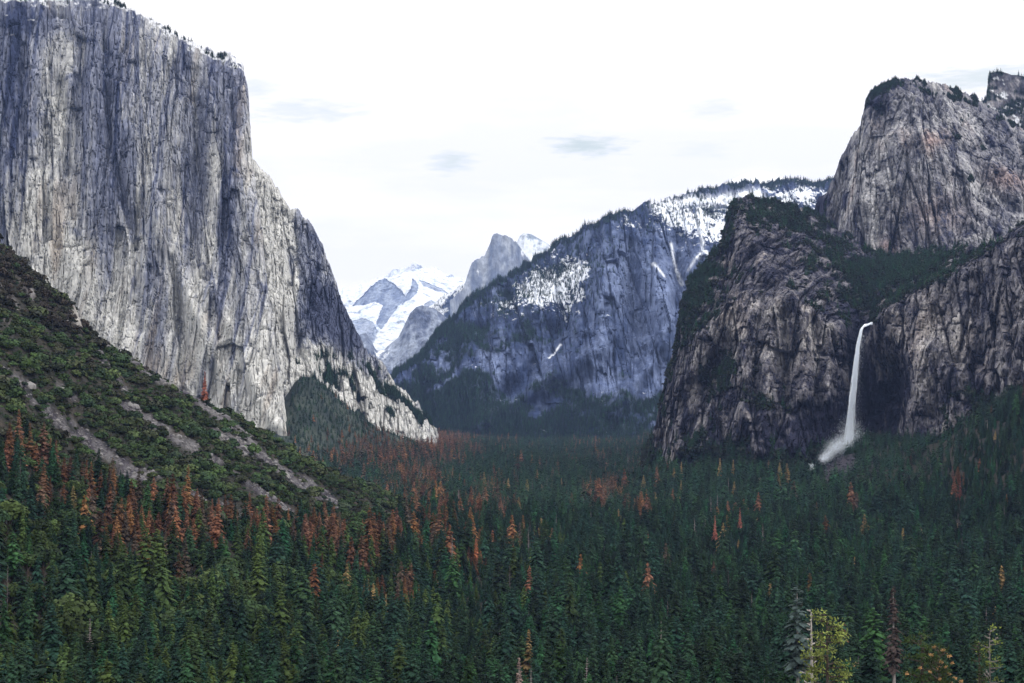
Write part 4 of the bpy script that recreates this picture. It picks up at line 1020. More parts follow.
# keep the top of the nearest trees inside what the photograph shows (open view over the forest)
for (qx, qd, qw) in OPEN: hg = np.where((np.abs(tpx - qx) < qw) & (ty > qd*.74) & (ty < qd + 8), hg*.5, hg)
zmax = zpy(np.interp(tpx, [0, 512, 780, 1024], [640, 640, 640, 628]), ty)
near = ty < 560
hg = np.where(near, np.minimum(hg, np.maximum(zmax - tz, 0)), hg)
okh = hg > 6
tx, ty, tz, tpx, tpy, on_spur, edge, hg = [a[okh] for a in (tx, ty, tz, tpx, tpy, on_spur, edge, hg)]
n = len(tx)
pr = fieldv(tpx, tpy, RUSSET); pt = fieldv(tpx, tpy, TAN)
base_r = .005 + .016*(ty > 2400)*(tpy > 440) + .010*(tpx < 480)
r1 = RNG.random(n)
kind = np.zeros(n, int)                                   # 0 conifer 1 olive 2 russet 3 dry 4 oak 5 snag
oakp = .55*np.clip(blob(tpx, tpy, 225, 600, 80, 22) + blob(tpx, tpy, 30, 540, 50, 45) + .8*blob(tpx, tpy, 60, 500, 60, 30) + .7*blob(tpx, tpy, 170, 650, 60, 14) + .6*blob(tpx, tpy, 290, 665, 30, 12) + .35*blob(tpx, tpy, 100, 620, 120, 60), 0, 1)*(ty < 1700)
olive = np.clip(.40*blob(tpx, tpy, 100, 650, 260, 140) + .18*blob(tpx, tpy, 440, 560, 90, 50) + .2*blob(tpx, tpy, 380, 640, 120, 60), 0, .6)*(ty < 1700)
kind[r1 < olive] = 1
kind[(r1 > .2) & (RNG.random(n) < oakp)] = 4
kind[RNG.random(n) < .010 + .03*blob(tpx, tpy, 690, 545, 40, 20)] = 5
kind[RNG.random(n) < pt + .003] = 3
base_r = base_r*np.where(ty < 1000, .25, 1)
kind[RNG.random(n) < pr + base_r] = 2
kind[(ty < 520) & (kind >= 2)] = 0
hg = np.where(kind == 2, np.maximum(hg, 15)*1.12, hg)
var = RNG.integers(0, 12, n); rot = RNG.uniform(0, 6.283, n)

# shrubs on the spur
sx_, sy_ = jgrid(4.1, -700, 60, 560, 1640)
sz_ = ground_z(sx_, sy_); spx, spy = proj(sx_, sy_, sz_)
k = (spx > -40) & (spx < 440) & (spy < np.interp(spx, *FOREST_EDGE) + 22)
sx_, sy_, sz_, spx, spy = [a[k] for a in (sx_, sy_, sz_, spx, spy)]
scm = scree_mask(spx, spy, sy_, sx_, sy_)
gp = fbm(sx_/26, sy_/26, sx_*0, 4, 711)
keep = (RNG.random(len(sx_)) < np.clip(1.0 - 1.02*scm, .02, 1)*np.clip(.86 + .7*gp, .35, 1)) & (blob(spx, spy, 79, 317, 5, 10) < .4)
sx_, sy_, sz_, spx, spy = [a[keep] for a in (sx_, sy_, sz_, spx, spy)]
ssz = np.clip(np.exp(RNG.normal(-.28, .5, len(sx_)) + .5*gp[keep]), .3, 2.6)
svar = RNG.integers(0, 5, len(sx_))
sdark = (spy + 8*fbm(sx_/30, sy_/30, sx_*0, 3, 715) < np.interp(spx, [-60, 0, 40, 75, 110, 200, 440], [300, 312, 322, 340, 352, 400, 480])) & (RNG.random(len(sx_)) < .85)

# ---------------------------------------------------------------- which of them show largest (coarse visibility buffer)
W2, H2 = 1024, 683
def visible_area(X, Y, Z, H, R):
    """painter's pass, far to near, of triangles; returns visible pixels per item"""
    buf = np.full((H2, W2), -1, np.int32)
    order = np.argsort(-Y)
    px0, py0 = proj(X, Y, Z); px1, py1 = proj(X, Y, Z+H); rw = R*F/Y
    for i in order:
        ya, yb = int(max(0, py1[i])), int(min(H2-1, py0[i]))
        if yb <= ya or px0[i] < -40 or px0[i] > W2+40: continue
        for yy in range(ya, yb+1, 1):
            q = (yy - py1[i])/max(py0[i]-py1[i], 1); hw = rw[i]*min(1, q*1.1)
            a, b = int(max(0, px0[i]-hw)), int(min(W2, px0[i]+hw+1))
            if b > a: buf[yy, a:b] = i
    v, c = np.unique(buf[buf >= 0], return_counts=True)
    out = np.zeros(len(X), int); out[v] = c
    return out
sel = np.where((ty < 1500) | ((ty < 2600) & np.isin(kind, (2, 3, 5))))[0]
ax = np.concatenate([tx[sel], sx_]); ay = np.concatenate([ty[sel], sy_]); az = np.concatenate([tz[sel], sz_])
ah = np.concatenate([np.where(kind[sel] == 4, hg[sel]*.68, hg[sel]), ssz*4.4]); ar = np.concatenate([np.where(kind[sel] == 4, hg[sel]*.34, hg[sel]*.24), ssz*3.2])
va = visible_area(ax, ay, az, ah, ar)
vis_t = np.zeros(n, int); vis_t[sel] = va[:len(sel)]; vis_s = va[len(sel):]

def top_n(mask, vis, k, least=25):
    ids = np.where(mask & (vis >= least))[0]
    return ids[np.argsort(-vis[ids])][:k]

# ---------------------------------------------------------------- single trees
def place(name, meshes, x, y, z, s, rot, label, cat, group, parts=None, sxy=1.0):
    """meshes: one mesh, or (part name, mesh) pairs under an Empty"""
    if isinstance(meshes, bpy.types.Mesh):
        o = bpy.data.objects.new(name, meshes)
    else:
        o = bpy.data.objects.new(name, None); o.empty_display_size = 2
    COL.objects.link(o)
    o.location = (float(x), float(y), float(z)); o.rotation_euler = (float(RNG.normal(0, .02)), float(RNG.normal(0, .02)), float(rot)); o.scale = (s*sxy, s*sxy, s)
    tag(o, label, cat, group)
    if not isinstance(meshes, bpy.types.Mesh):
        for pn, me in meshes:
            c = bpy.data.objects.new(pn, me); COL.objects.link(c); c.parent = o
    return o

def zone(px, py):
    r = 'bottom edge' if py > 640 else None
    if py > 640:
        a = ['bottom left corner of the view', 'bottom edge, below the rust-red stand', 'bottom edge, left of the pale dead spire', 'bottom edge around the pale dead spire',
             'bottom edge, between pale dead spire and yellow-green pine', 'bottom edge beside the yellow-green pine', 'bottom right corner of the view']
        return a[int(np.clip(np.searchsorted([110, 260, 440, 580, 730, 870], px), 0, 6))]
    if py > 590:
        a = ['lower left among the oaks', 'beneath the rust-red stand', 'below the toe of the scree', 'mid forest under the bright orange tree', 'mid forest, left of the grey frosted conifer', 'near the grey frosted conifer', 'lower right forest']
        return a[int(np.clip(np.searchsorted([110, 260, 400, 560, 700, 860], px), 0, 6))]
    a = ['left slope under the shrubs', 'left slope around the rust-red stand', 'toe of the long scree streaks', 'open forest beyond the scree', 'forest in the middle of the valley', 'forest below the waterfall', 'dark forest under the right cliff']
    return a[int(np.clip(np.searchsorted([90, 230, 400, 520, 700, 900], px), 0, 6))]

used = np.zeros(n, bool)
def singles(kinds, k, name, sets, words, cat, group, ref=30.0):
    ids = top_n(np.isin(kind, kinds) & ~used, vis_t, k)
    for rank, i in enumerate(ids):
        used[i] = True
        st = sets if not isinstance(sets, dict) else sets[kind[i]]
        px, py = float(tpx[i]), float(proj(tx[i], ty[i], tz[i]+hg[i])[1])
        size = 'tall' if hg[i] > 25 else ('young' if hg[i] < 17 else 'middling')
        lab = '%s %s, %s' % (size, words[kind[i]] if isinstance(words, dict) else words, zone(px, py))
        s = hg[i]/ref
        if isinstance(st, tuple):
            crowns, trunks, wholes = st; v = var[i] % len(crowns)
            if vis_t[i] > 190: m = (('crown', crowns[v]), ('trunk', trunks[v % len(trunks)]))
            else: m = wholes[v]
        else: m = st[var[i] % len(st)]
        place(name, m, tx[i], ty[i], tz[i], s, rot[i], lab, cat, group)
    return ids
OAKSET = (OAKC, [OAKT], OAKW)
singles([0, 1], 296, 'conifer_tree', {0: CON, 1: WARM}, {0: 'dark blue-green conifer', 1: 'olive-green conifer'}, 'conifer', 'green conifers of the valley forest')
singles([2, 3], 290, 'dead_conifer', {2: DEAD, 3: TANC}, {2: 'rust-red dead conifer', 3: 'straw-coloured dying conifer'}, 'dead conifer', 'dead conifers that turned rust-red')
singles([4], 160, 'oak_tree', OAKSET, 'rounded green oak', 'oak', 'oaks among the conifers', ref=15.0)
singles([5], 60, 'bare_snag', GREYC, 'grey bare dead conifer', 'dead tree', 'grey bare snags')
sid = top_n(np.ones(len(sx_), bool), vis_s, 290)
sused = np.zeros(len(sx_), bool); sused[sid] = True
for i in sid:
    a = float(spx[i]); nm = ['at the left edge', 'under the rocky knob', 'beside the upper scree streak', 'between the long scree streaks', 'on the low end of the spur'][int(np.searchsorted([45, 105, 180, 290], a))]
    dk = a < 105 and spy[i] < 330
    hgt = 'high' if spy[i] < np.interp(a, [0, 440], [300, 480]) else 'low'
    place('shrub', (DARKB if sdark[i] else BUSHES)[svar[i]], sx_[i], sy_[i], sz_[i]-.3, ssz[i], RNG.uniform(0, 6.28), '%s %s shrub %s on the left slope, %s' % ('dark brownish' if sdark[i] else 'green rounded', 'large' if ssz[i] > 1.2 else 'small', hgt, nm), 'shrub', 'shrubs on the left talus slope')

# ---------------------------------------------------------------- the uncountable rest
rest = ~used
def sc_kind(kk, nm, hi, lo, label, ref=30.0):
    m = rest & np.isin(kind, kk)
    for (suffix, mm, ms) in (('', m & (ty < 1900), hi), ('', m & (ty >= 1900), lo)):
        scatter(nm, ms, tx[mm], ty[mm], tz[mm], hg[mm]/ref, rot[mm], var[mm] % len(ms), label, 'forest', sxy=np.where(ty[mm] > 1900, 1.15, 1.0))
sc_kind([0], 'conifer_forest', CON[2], LOWC, 'dense dark blue-green conifer forest filling the valley floor')
sc_kind([1], 'olive_conifer_forest', WARM[2], LOWC, 'olive-tinted conifers mixed into the forest')
sc_kind([2], 'dead_conifer_forest', DEAD[2], LOWD, 'rust-red dead conifers scattered through the forest')
sc_kind([3], 'dry_conifer_forest', TANC[2], LOWD, 'straw-coloured dying conifers scattered through the forest')
sc_kind([4], 'oak_woods', OAKW, BUSHLOW, 'rounded oaks between the conifers on the left', 15.0)
sc_kind([5], 'snag_forest', GREYC, GREYC, 'bare grey dead conifers scattered through the forest')
m = ~sused
scatter('shrubbery', DARKB, *[q[m & sdark] for q in (sx_, sy_, sz_, ssz)], RNG.uniform(0, 6.28, (m & sdark).sum()), svar[m & sdark], 'dark brownish brush over the rocky shoulder', 'shrubbery')
m &= ~sdark
scatter('shrubbery', BUSHES, sx_[m], sy_[m], sz_[m]-.3, ssz[m], RNG.uniform(0, 6.28, m.sum()), svar[m], 'brush covering the left talus slope', 'shrubbery')
# stones of the scree
rx, ry = jgrid(1.9, -700, 60, 700, 1420); rz = ground_z(rx, ry); rpx, rpy = proj(rx, ry, rz)
k = (scree_mask(rpx, rpy, ry, rx, ry) > .5) & (rpx > -20) & (rpx < 440) & (rpy < 540) & (RNG.random(len(rx)) < .5)
rx, ry, rz = rx[k], ry[k], rz[k]
scatter('rubble', ROCKS, rx, ry, rz, np.exp(RNG.normal(-.4, .68, len(rx))), RNG.uniform(0, 6.28, len(rx)), RNG.integers(0, 3, len(rx)), 'pale angular scree stones in long streaks down the slope', 'rubble')
# boulders and brush at the foot of the fall
bx, by = jgrid(5, 380, 620, 2030, 2380); bz = ground_z(bx, by); qpx, qpy = proj(bx, by, bz)
k = (blob(qpx, qpy, 835, 466, 28, 13) > .4)
scatter('rubble', WETROCKS, bx[k], by[k], bz[k], 2.4*np.exp(RNG.normal(-.3, .4, k.sum())), RNG.uniform(0, 6.28, k.sum()), RNG.integers(0, 3, k.sum()), 'dark wet boulders piled below the waterfall', 'rubble')

def on_sheet(S, name, num, meshes, smin, smax, label, thr=.25, ref=1.0, pw=1.0, pick=None):
    X, Y, Z, veg = S['X'], S['Y'], S['Z'], S['veg']
    w = np.clip(veg - thr, 0, 1)**pw
    if pick is not None: w = (w + (.25 if thr == 0 else 0))*pick(S)
    w = w * (S['PX'] > -15) * (S['PX'] < 1040)
    w = w[:-1, :-1].ravel(); 
    if w.sum() <= 0: return
    ids = RNG.choice(len(w), num, p=w/w.sum())
    nv = X.shape[1]-1; i = ids//nv; j = ids % nv
    a, b = RNG.random(num), RNG.random(num)
    def g(A): return A[i, j]*(1-a)*(1-b) + A[i+1, j]*a*(1-b) + A[i, j+1]*(1-a)*b + A[i+1, j+1]*a*b
    s = RNG.uniform(smin, smax, num)
    scatter(name, meshes, g(X), g(Y), g(Z) - .3, s/ref, RNG.uniform(0, 6.28, num), RNG.integers(0, len(meshes), num), label, 'vegetation')
on_sheet(CAP, 'undergrowth', 900, LOWC[:3]+BUSHLOW, .16, .42, 'small snow-dusted trees along the rim of the great wall', .15)
on_sheet(FLANK, 'undergrowth', 5200, DARKLOW+LOWC[:1], .25, .8, 'dark brush on the ledges of the pale buttress', .2)
on_sheet(CEN, 'far_forest', 2200, LOWC, .5, 1.0, 'conifers along the crest of the far mountain', .0, pick=lambda S: (S['PY'] - np.interp(S['PX'], *CENCR) < 6)*np.where(S['PX'] > 620, .25, 1.0))
on_sheet(RAMP, 'far_forest', 900, LOWC, .5, .9, 'tiny conifers on the far snow ramp', .2)
on_sheet(CEN, 'far_forest', 30000, LOWC, .35, .85, 'far conifers on the mountain across the valley', .15)
on_sheet(UP, 'undergrowth', 9000, LOWC[:3], .15, .42, 'brush and small conifers on the upper right rock', .2)
on_sheet(UP, 'undergrowth', 5200, DARKLOW, .5, 1.3, 'dark brush on the upper right rock', .35)
on_sheet(SPI, 'undergrowth', 2500, LOWC[:3], .25, .55, 'small conifers on the dark summit block', .2)
on_sheet(LOW, 'undergrowth', 22000, DARKLOW, .6, 1.7, 'dark brush on ledges around the waterfall', .15)
on_sheet(LOW, 'undergrowth', 13000, LOWC, .22, .62, 'conifers on ledges and in the bowl above the waterfall', .2)
on_sheet(CEN, 'far_forest', 2600, LOWC, .3, .8, 'scattered conifers in the snow of the far mountain', .0, pick=lambda S: blob(S['PX'], S['PY'], 565, 275, 45, 30, -.6) + .8*blob(S['PX'], S['PY'], 700, 212, 70, 14) + .6*blob(S['PX'], S['PY'], 520, 292, 30, 16, -.5) + 0*S['veg'] )
# ---------------------------------------------------------------- trees that can be pointed at
def top_at(px, py, d, h):
    x, y, z = unproj(px, py, d); x, y, z = float(x), float(y), float(z)
    g = float(ground_z(np.array([x]), np.array([y]))[0])
    return x, y, g, z - g          # height that reaches the seen top
def special(name, parts, px, py, d, label, cat, model_h, wscale=1.0, rot=0.0, hmax=60):
    x, y, g, h = top_at(px, py, d, 0)
    h = min(h, hmax)
    s = h/model_h
    z = float(unproj(px, py, d)[2]) - h
    o = bpy.data.objects.new(name, None); o.empty_display_size = 2; COL.objects.link(o)
    o.location = (x, y, z); o.scale = (s*wscale, s*wscale, s); o.rotation_euler[2] = rot
    tag(o, label, cat)
    for pn, me in parts:
        c = bpy.data.objects.new(pn, me); COL.objects.link(c); c.parent = o
    return o

def open_pine(seed, h, r, base, limbs, leafm, barkm, clump=.9, rise=.15, dens=16, bare=0.0, topf=.98, tr=.36):
    """pine with visible trunk and limbs, needle clumps at the branch ends. returns crown mesh, trunk mesh, limb mesh"""
    rg = random.Random(seed); cr, tr_, lb = TM(), TM(), TM()
    tr_.tube([(0, 0, -1), (0, 0, h*.35), (.15, 0, h*.7), (.1, 0, h*topf)], [tr*1.2, tr, tr*.6, .05], 7, 0)
    for k in range(limbs):
        q = base + (1-base)*(k/limbs)**.9; z = h*q
        prof = math.sin(math.pi*min(1, .25 + .75*(1-q)/(1-base)))**.6 if q > base else 1
        L = r*(.25 + .75*((1-q)/(1-base))**.6)*rg.uniform(.55, 1.1); a = rg.uniform(0, 6.283)
        p0 = Vector((0.05, 0, z)); p1 = Vector((math.cos(a)*L*.55, math.sin(a)*L*.55, z + rise*L*.3)); p2 = Vector((math.cos(a)*L, math.sin(a)*L, z + rise*L))
        lb.tube([p0, p1, p2], [.11, .08, .03], 4, 0)
        if rg.random() < bare: 
            for i in range(5):
                s = rg.uniform(.3, 1); b = p0.lerp(p2, s); e = Vector((rg.uniform(-1, 1), rg.uniform(-1, 1), rg.uniform(-.2, .6)))*L*.22
                lb.tube([b, b+e], [.035, .015], 3, 0)
            continue
        for c in range(max(2, int(L*1.5))):
            s = .35 + .65*rg.random(); cen = p0.lerp(p2, s) + Vector((rg.uniform(-1, 1), rg.uniform(-1, 1), rg.uniform(-.1, .5)))*.16*L
            lb.tube([p0.lerp(p2, s*.9), cen], [.04, .02], 3, 0)
            R = clump*rg.uniform(.5, 1.1)
            for i in range(dens):
                n = Vector((rg.gauss(0, 1), rg.gauss(0, 1), rg.gauss(0, .6)+.25)).normalized()
                p = cen + n*R*rg.uniform(.25, 1)*Vector((1, 1, .6)).length/1.5
                aa = n.orthogonal().normalized(); bb = n.cross(aa); sz = .26*rg.uniform(.6, 1.3)*clump
                cr.poly([p - aa*sz*.35, p + bb*sz*.5 + n*sz, p + aa*sz*.4 + n*sz*.7, p - bb*sz*.5], 0)
    return cr.mesh('crown', [leafm]), tr_.mesh('trunk', [barkm]), lb.mesh('limbs', [barkm])

M_GREYBARK = bark('grey_bark', (.10,.09,.085), (.24,.22,.21))
c, t, l = open_pine(5, 30, 5.2, .42, 54, M_LIME, M_BARK, .95, .05)
special('pine_tree', (('crown', c), ('trunk', t), ('limbs', l)), 826, 613, 255, 'bright yellow-green open pine at the lower edge, right of the pale bare trunk', 'pine', 30, .95, .6)
c, t, l = open_pine(6, 30, 1.3, .55, 26, M_GREY, M_PALEBARK, .4, .2, 8, .7, tr=.30)
special('pine_tree', (('crown', c), ('trunk', t), ('limbs', l)), 810, 606, 262, 'slim pale bare trunk with a thin brownish top, left of the yellow-green pine', 'pine', 30, 1.0)
c, t, l = open_pine(7, 30, 4.6, .30, 70, M_WARM, M_BARK, 1.0, .12, 16, .15)
special('pine_tree', (('crown', c), ('trunk', t), ('limbs', l)), 921, 634, 250, 'dark green pine with a pale bare limb, left of the tan-tufted tree', 'pine', 30, 1.0, 1.0)
# tree with dead tan tufts
rg = random.Random(9); tf = TM()
for k, (px, py) in enumerate([(934,647),(931,655),(943,650),(949,656),(941,662),(946,667),(938,668),(952,663),(949,674),(955,678),(940,679),(961,681),(930,672),(920,668),(907,674),(952,684),(959,690),(944,688)]):
    x, y, z = [float(q) for q in unproj(px, py, 232 + rg.uniform(-1.5, 1.5))]
    R = rg.uniform(.22, .42)
    for i in range(46):
        n = Vector((rg.gauss(0, 1), rg.gauss(0, 1), rg.gauss(0, .8))).normalized(); p = Vector((x, y, z)) + n*R*rg.uniform(.1, 1)
        aa = n.orthogonal().normalized(); bb = n.cross(aa); sz = .13
        tf.poly([p - aa*sz*.5, p + n*sz + bb*sz*.4, p + aa*sz*.5, p - bb*sz*.4], 0)
TUFTPTS = tf
M_TUFT = leaf_mat('tan_tufts', [(.46, .27, .12), (.52, .32, .15)])
c, t, l = open_pine(8, 26, 3.8, .30, 66, M_WARM, M_BARK, .9, .35, 18, .1)
o = special('tufted_tree', (('crown', c), ('trunk', t), ('limbs', l)), 938, 646, 233, 'green tree with round tan dead tufts among its twigs', 'tree', 26, .8, .3)
me = tf.mesh('dead_tuft', [M_TUFT])
tu = link('dead_tufts', me); bpy.context.view_layer.update(); tu.parent = o; tu.matrix_parent_inverse = Matrix.LocRotScale(o.location, o.rotation_euler, o.scale).inverted()
c, t, l = open_pine(10, 28, 3.6, .38, 40, M_LIME, M_GREYBARK, .8, .25, 12, .3, tr=.24)
special('pine_tree', (('crown', c), ('trunk', t), ('limbs', l)), 990, 628, 268, 'sparse crooked pine with mostly bare pale limbs near the lower right corner', 'pine', 28, .9, 2.0)
c, t, l = open_pine(11, 28, 3.0, .30, 50, M_WARM, M_BARK, .8, .1, 14, .05)
special('pine_tree', (('crown', c), ('trunk', t), ('limbs', l)), 978, 641, 262, 'small bushy olive pine between the tufted tree and the sparse crooked pine', 'pine', 28, .9)
FR = leaf_mat('frosted_needles', [(.040, .062, .060), (.048, .070, .068)], tone=False)
c = conifer(r=5.4, whorls=20, seed=91, fill=.7, droop=.25, taper=.6, base=.2).mesh('crown', [FR]); t = TM(); trunk(t, m=0); t = t.mesh('trunk', [M_PALEBARK])
special('frosted_conifer', (('crown', c), ('trunk', t)), 797, 584, 560, 'broad grey-green conifer with a frosted look, above the pale bare trunk', 'conifer', 30, .95, hmax=40)
BR = leaf_mat('brown_needles', [(.075, .055, .055), (.10, .075, .07)])
c = conifer(r=3.4, whorls=36, seed=92, fill=.55, droop=.3, base=.15, taper=.7).mesh('crown', [BR])
special('dying_conifer', (('crown', c), ('trunk', t)), 893, 585, 600, 'thin brownish conifer with a see-through crown in the lower right forest', 'conifer', 30, .9, hmax=40)
PK = leaf_mat('bleached_needles', [(.40, .29, .26), (.46, .34, .30)])
c = conifer(r=3.3, whorls=18, seed=93, fill=.85, droop=.3, base=.2).mesh('crown', [PK])
special('dead_spire', (('crown', c), ('trunk', t)), 519, 657, 470, 'pale pinkish bleached dead spire at the lower edge', 'dead conifer', 30, .95, hmax=28)
c = snag(h=30, r=3.0, whorls=24, br=5, seed=94, m=0).mesh('branches', [M_GREY])
special('grey_snag', (('branches', c), ('trunk', t)), 531, 664, 480, 'small grey bare snag just right of the pale pinkish spire', 'dead tree', 30, .9, hmax=24)
OR = leaf_mat('orange_needles', [(.34, .125, .055), (.31, .11, .055)], tone=False)
c = conifer(r=6.0, whorls=24, seed=95, droop=.4, base=.05, taper=.95).mesh('crown', [OR])
special('orange_conifer', (('crown', c), ('trunk', t)), 476, 538, 1330, 'brightest orange dead conifer, alone in front of the open valley forest', 'dead conifer', 30, 1.0, hmax=36)
c = conifer(r=4.6, whorls=22, seed=96, droop=.5, fill=.9).mesh('crown', [M_RED])
special('red_conifer', (('crown', c), ('trunk', t)), 205, 371, 1262, 'lone reddish conifer standing on the spur against the pale wall', 'dead conifer', 30, 1.0, hmax=24)
special('red_conifer', (('crown', c), ('trunk', t)), 960, 474, 1700, 'tall rust-coloured conifer under the dark right cliff', 'dead conifer', 30, .8, hmax=34)
special('red_conifer', (('crown', c), ('trunk', t)), 715, 515, 1500, 'single orange conifer in the dark forest left of the fall', 'dead conifer', 30, .8, hmax=24)
special('red_conifer', (('crown', c), ('trunk', t)), 740, 507, 1620, 'small orange-tipped conifer right of the single orange one', 'dead conifer', 30, .8, hmax=22)
c = conifer(r=5.0, whorls=24, seed=97, droop=.4).mesh('crown', [M_NEEDLE])
special('conifer_tree', (('crown', c), ('trunk', t)), 661, 612, 470, 'tall full dark green conifer at the lower edge, left of centre right', 'conifer', 30, .95, hmax=34)

# ---------------------------------------------------------------- waterfall: strands of falling water and spray
M_WATER, nt, b = new_mat('falling_water')
b.inputs['Base Color'].default_value = (.80, .87, .95, 1); b.inputs['Roughness'].default_value = .6
wf = TM(); rg = random.Random(3)
PATH = [(866,324), (862,329), (858.5,345), (855.5,370), (852.5,400), (850.5,425), (849.5,442)]
WID = [3.2, 2.8, 3.5, 4.4, 5.6, 6.9, 8.8]
def fall_at(t):
    k = t*(len(PATH)-1); i = min(int(k), len(PATH)-2); f = k-i
    return (PATH[i][0]*(1-f)+PATH[i+1][0]*f, PATH[i][1]*(1-f)+PATH[i+1][1]*f, WID[i]*(1-f)+WID[i+1]*f)
PT = [0]; 
lens = [math.hypot(PATH[i+1][0]-PATH[i][0], PATH[i+1][1]-PATH[i][1]) for i in range(len(PATH)-1)]
def t_of(yy):
    ys = [p[1] for p in PATH]; 
    return float(np.interp(yy, ys, np.linspace(0, 1, len(PATH))))
def strand(px, py0, py1, d, w):
    pts = []
    n = 4
    for i in range(n+1):
        y = py0 + (py1-py0)*i/n; cx, _, wd = fall_at(t_of(y)); cx0, _, wd0 = fall_at(t_of(py0))
        pts.append([float(q) for q in unproj(cx + px*wd*.5, y, d)])
    L = pts[0][2]-pts[-1][2]; m = max(2, int(L/1.5))
    for k in range(m):
        f = (k+.5)/m*n; i = min(int(f), n-1); f -= i
        a, b2 = pts[i], pts[i+1]; x = a[0]+(b2[0]-a[0])*f; y = a[1]; z = a[2]+(b2[2]-a[2])*f
        ww = w*rg.uniform(.5, 1.3)*(1 - .6*abs(2*k/m-1)); hz = rg.uniform(.6, 1.1)
        wf.poly([(x-ww, y+.7, z+hz), (x+ww, y+.7, z+hz), (x+ww*.9, y-.7, z-hz*.4), (x-ww*.9, y-.7, z-hz*.4)])
for k in range(1500):
    y0 = 325 + 118*rg.random()**1.0; L = rg.uniform(5, 20); q = max(-1.25, min(1.3, rg.gauss(-.22, .48)))
    if y0 > 350 and rg.random() < .25: q = rg.uniform(-.9, 1.1)
    if y0 > 395 and q > 0 and rg.random() < .3: continue
    strand(q, y0, min(444, y0+L), 2330 + rg.uniform(-4, 4) - 14*t_of(y0), rg.uniform(.16, .42))
# brink: water sliding over the lip towards it
for k in range(160):
    a = rg.random(); x = 864 + 8*a; y = 326 - 2.6*a + rg.gauss(0, .5)
    p = [float(q) for q in unproj(x, y, 2400 + 60*a)]
    wf.poly([(p[0]-1.8, p[1], p[2]-.3), (p[0]+1.8, p[1], p[2]+.1), (p[0]+1.4, p[1]+1, p[2]+.7), (p[0]-1.4, p[1]+1, p[2]+.4)])
tag(link('waterfall', wf.mesh('waterfall', [M_WATER])), 'tall white waterfall dropping from a notch in the dark cliff', 'waterfall', None, 'structure')
ms = TM()
def droplet(px, py, d, s):
    x, y, z = [float(q) for q in unproj(px, py, d)]
    a = rg.uniform(0, 6.28); v = [(x+s*math.cos(a+i*2.09), y+s*math.sin(a+i*2.09), z - s*.4) for i in range(3)] + [(x, y, z+s)]
    for f in ((0, 1, 3), (1, 2, 3), (2, 0, 3)): ms.poly([v[i] for i in f])
for k in range(11000):
    a = rg.random()**1.25; cx = 849 - 27*a; cy = 441 + 17*a + 2*math.sin(a*9); sp = 5.5*(1-a)+3.5
    droplet(cx + rg.gauss(0, sp*.7), cy + rg.gauss(0, sp*.62) - 2*(1-a), 2290 - 60*a + rg.uniform(-14, 14), rg.uniform(.12, .36))
for k in range(3600):
    droplet(851 + rg.gauss(0, 6.5), 437 + rg.gauss(0, 9), 2300 + rg.uniform(-14, 10), rg.uniform(.15, .4))
for k in range(1300):
    y = 335 + 100*rg.random(); cx, _, wd = fall_at(t_of(y)); droplet(cx + 1.5 + abs(rg.gauss(0, wd*.6)), y, 2318, rg.uniform(.12, .3))
for k in range(120):
    droplet(812 + rg.gauss(0, 1.2), 467 + rg.gauss(0, 1.8), 2170, rg.uniform(.3, .7))
tag(link('mist', ms.mesh('mist', [M_WATER])), 'white spray drifting from the foot of the waterfall', 'spray', None, 'stuff')

# ---------------------------------------------------------------- haze
HZ = dict(density=1.9e-5, color=(.36, .52, 1.0))
x0, x1, y0, y1, z0, z1 = -11000, 11000, -400, 16800, float(GZ.min())-30, 2400
hv = [(x, y, z) for z in (z0, z1) for y in (y0, y1) for x in (x0, x1)]
hf = [(0,2,3,1), (4,5,7,6), (0,1,5,4), (2,6,7,3), (0,4,6,2), (1,3,7,5)]
hm = bpy.data.meshes.new('haze'); hm.from_pydata(hv, [], hf); hm.update()
m = bpy.data.materials.new('air'); m.use_nodes = True; nt = m.node_tree; nt.nodes.clear()
out = nt.nodes.new('ShaderNodeOutputMaterial'); pv = nt.nodes.new('ShaderNodeVolumePrincipled')
pv.inputs['Color'].default_value = (*HZ['color'], 1); pv.inputs['Density'].default_value = HZ['density']; pv.inputs['Anisotropy'].default_value = .2
nt.links.new(pv.outputs[0], out.inputs['Volume'])
tag(link('haze', hm, m), 'thin blue air between the viewpoint and the far mountains', 'haze', None, 'stuff')

# ---------------------------------------------------------------- sky, sun, camera
SUN_EL, SUN_AZ = math.radians(38), math.radians(118)     # azimuth clockwise from +Y (the view direction): right and a little behind
w = bpy.data.worlds.new('World'); SC.world = w; w.use_nodes = True
nt = w.node_tree; nt.nodes.clear(); L = nt.links.new
out = nt.nodes.new('ShaderNodeOutputWorld')
sky = nt.nodes.new('ShaderNodeTexSky'); sky.sky_type = 'NISHITA'; sky.sun_disc = False
sky.sun_elevation = SUN_EL; sky.sun_rotation = SUN_AZ; sky.altitude = 1300
b1 = nt.nodes.new('ShaderNodeBackground'); b1.inputs['Strength'].default_value = .12; L(sky.outputs[0], b1.inputs['Color'])
b2 = nt.nodes.new('ShaderNodeBackground'); b2.inputs['Color'].default_value = (1.035, 1.0, .965, 1); b2.inputs['Strength'].default_value = 1.08
tc = nt.nodes.new('ShaderNodeTexCoord'); mp = nt.nodes.new('ShaderNodeMapping'); mp.inputs['Scale'].default_value = (3, 3, 16)
L(tc.outputs['Generated'], mp.inputs[0])
no = nt.nodes.new('ShaderNodeTexNoise'); no.inputs['Scale'].default_value = 1.3; no.inputs['Detail'].default_value = 6; no.inputs['Roughness'].default_value = .6; L(mp.outputs[0], no.inputs['Vector'])
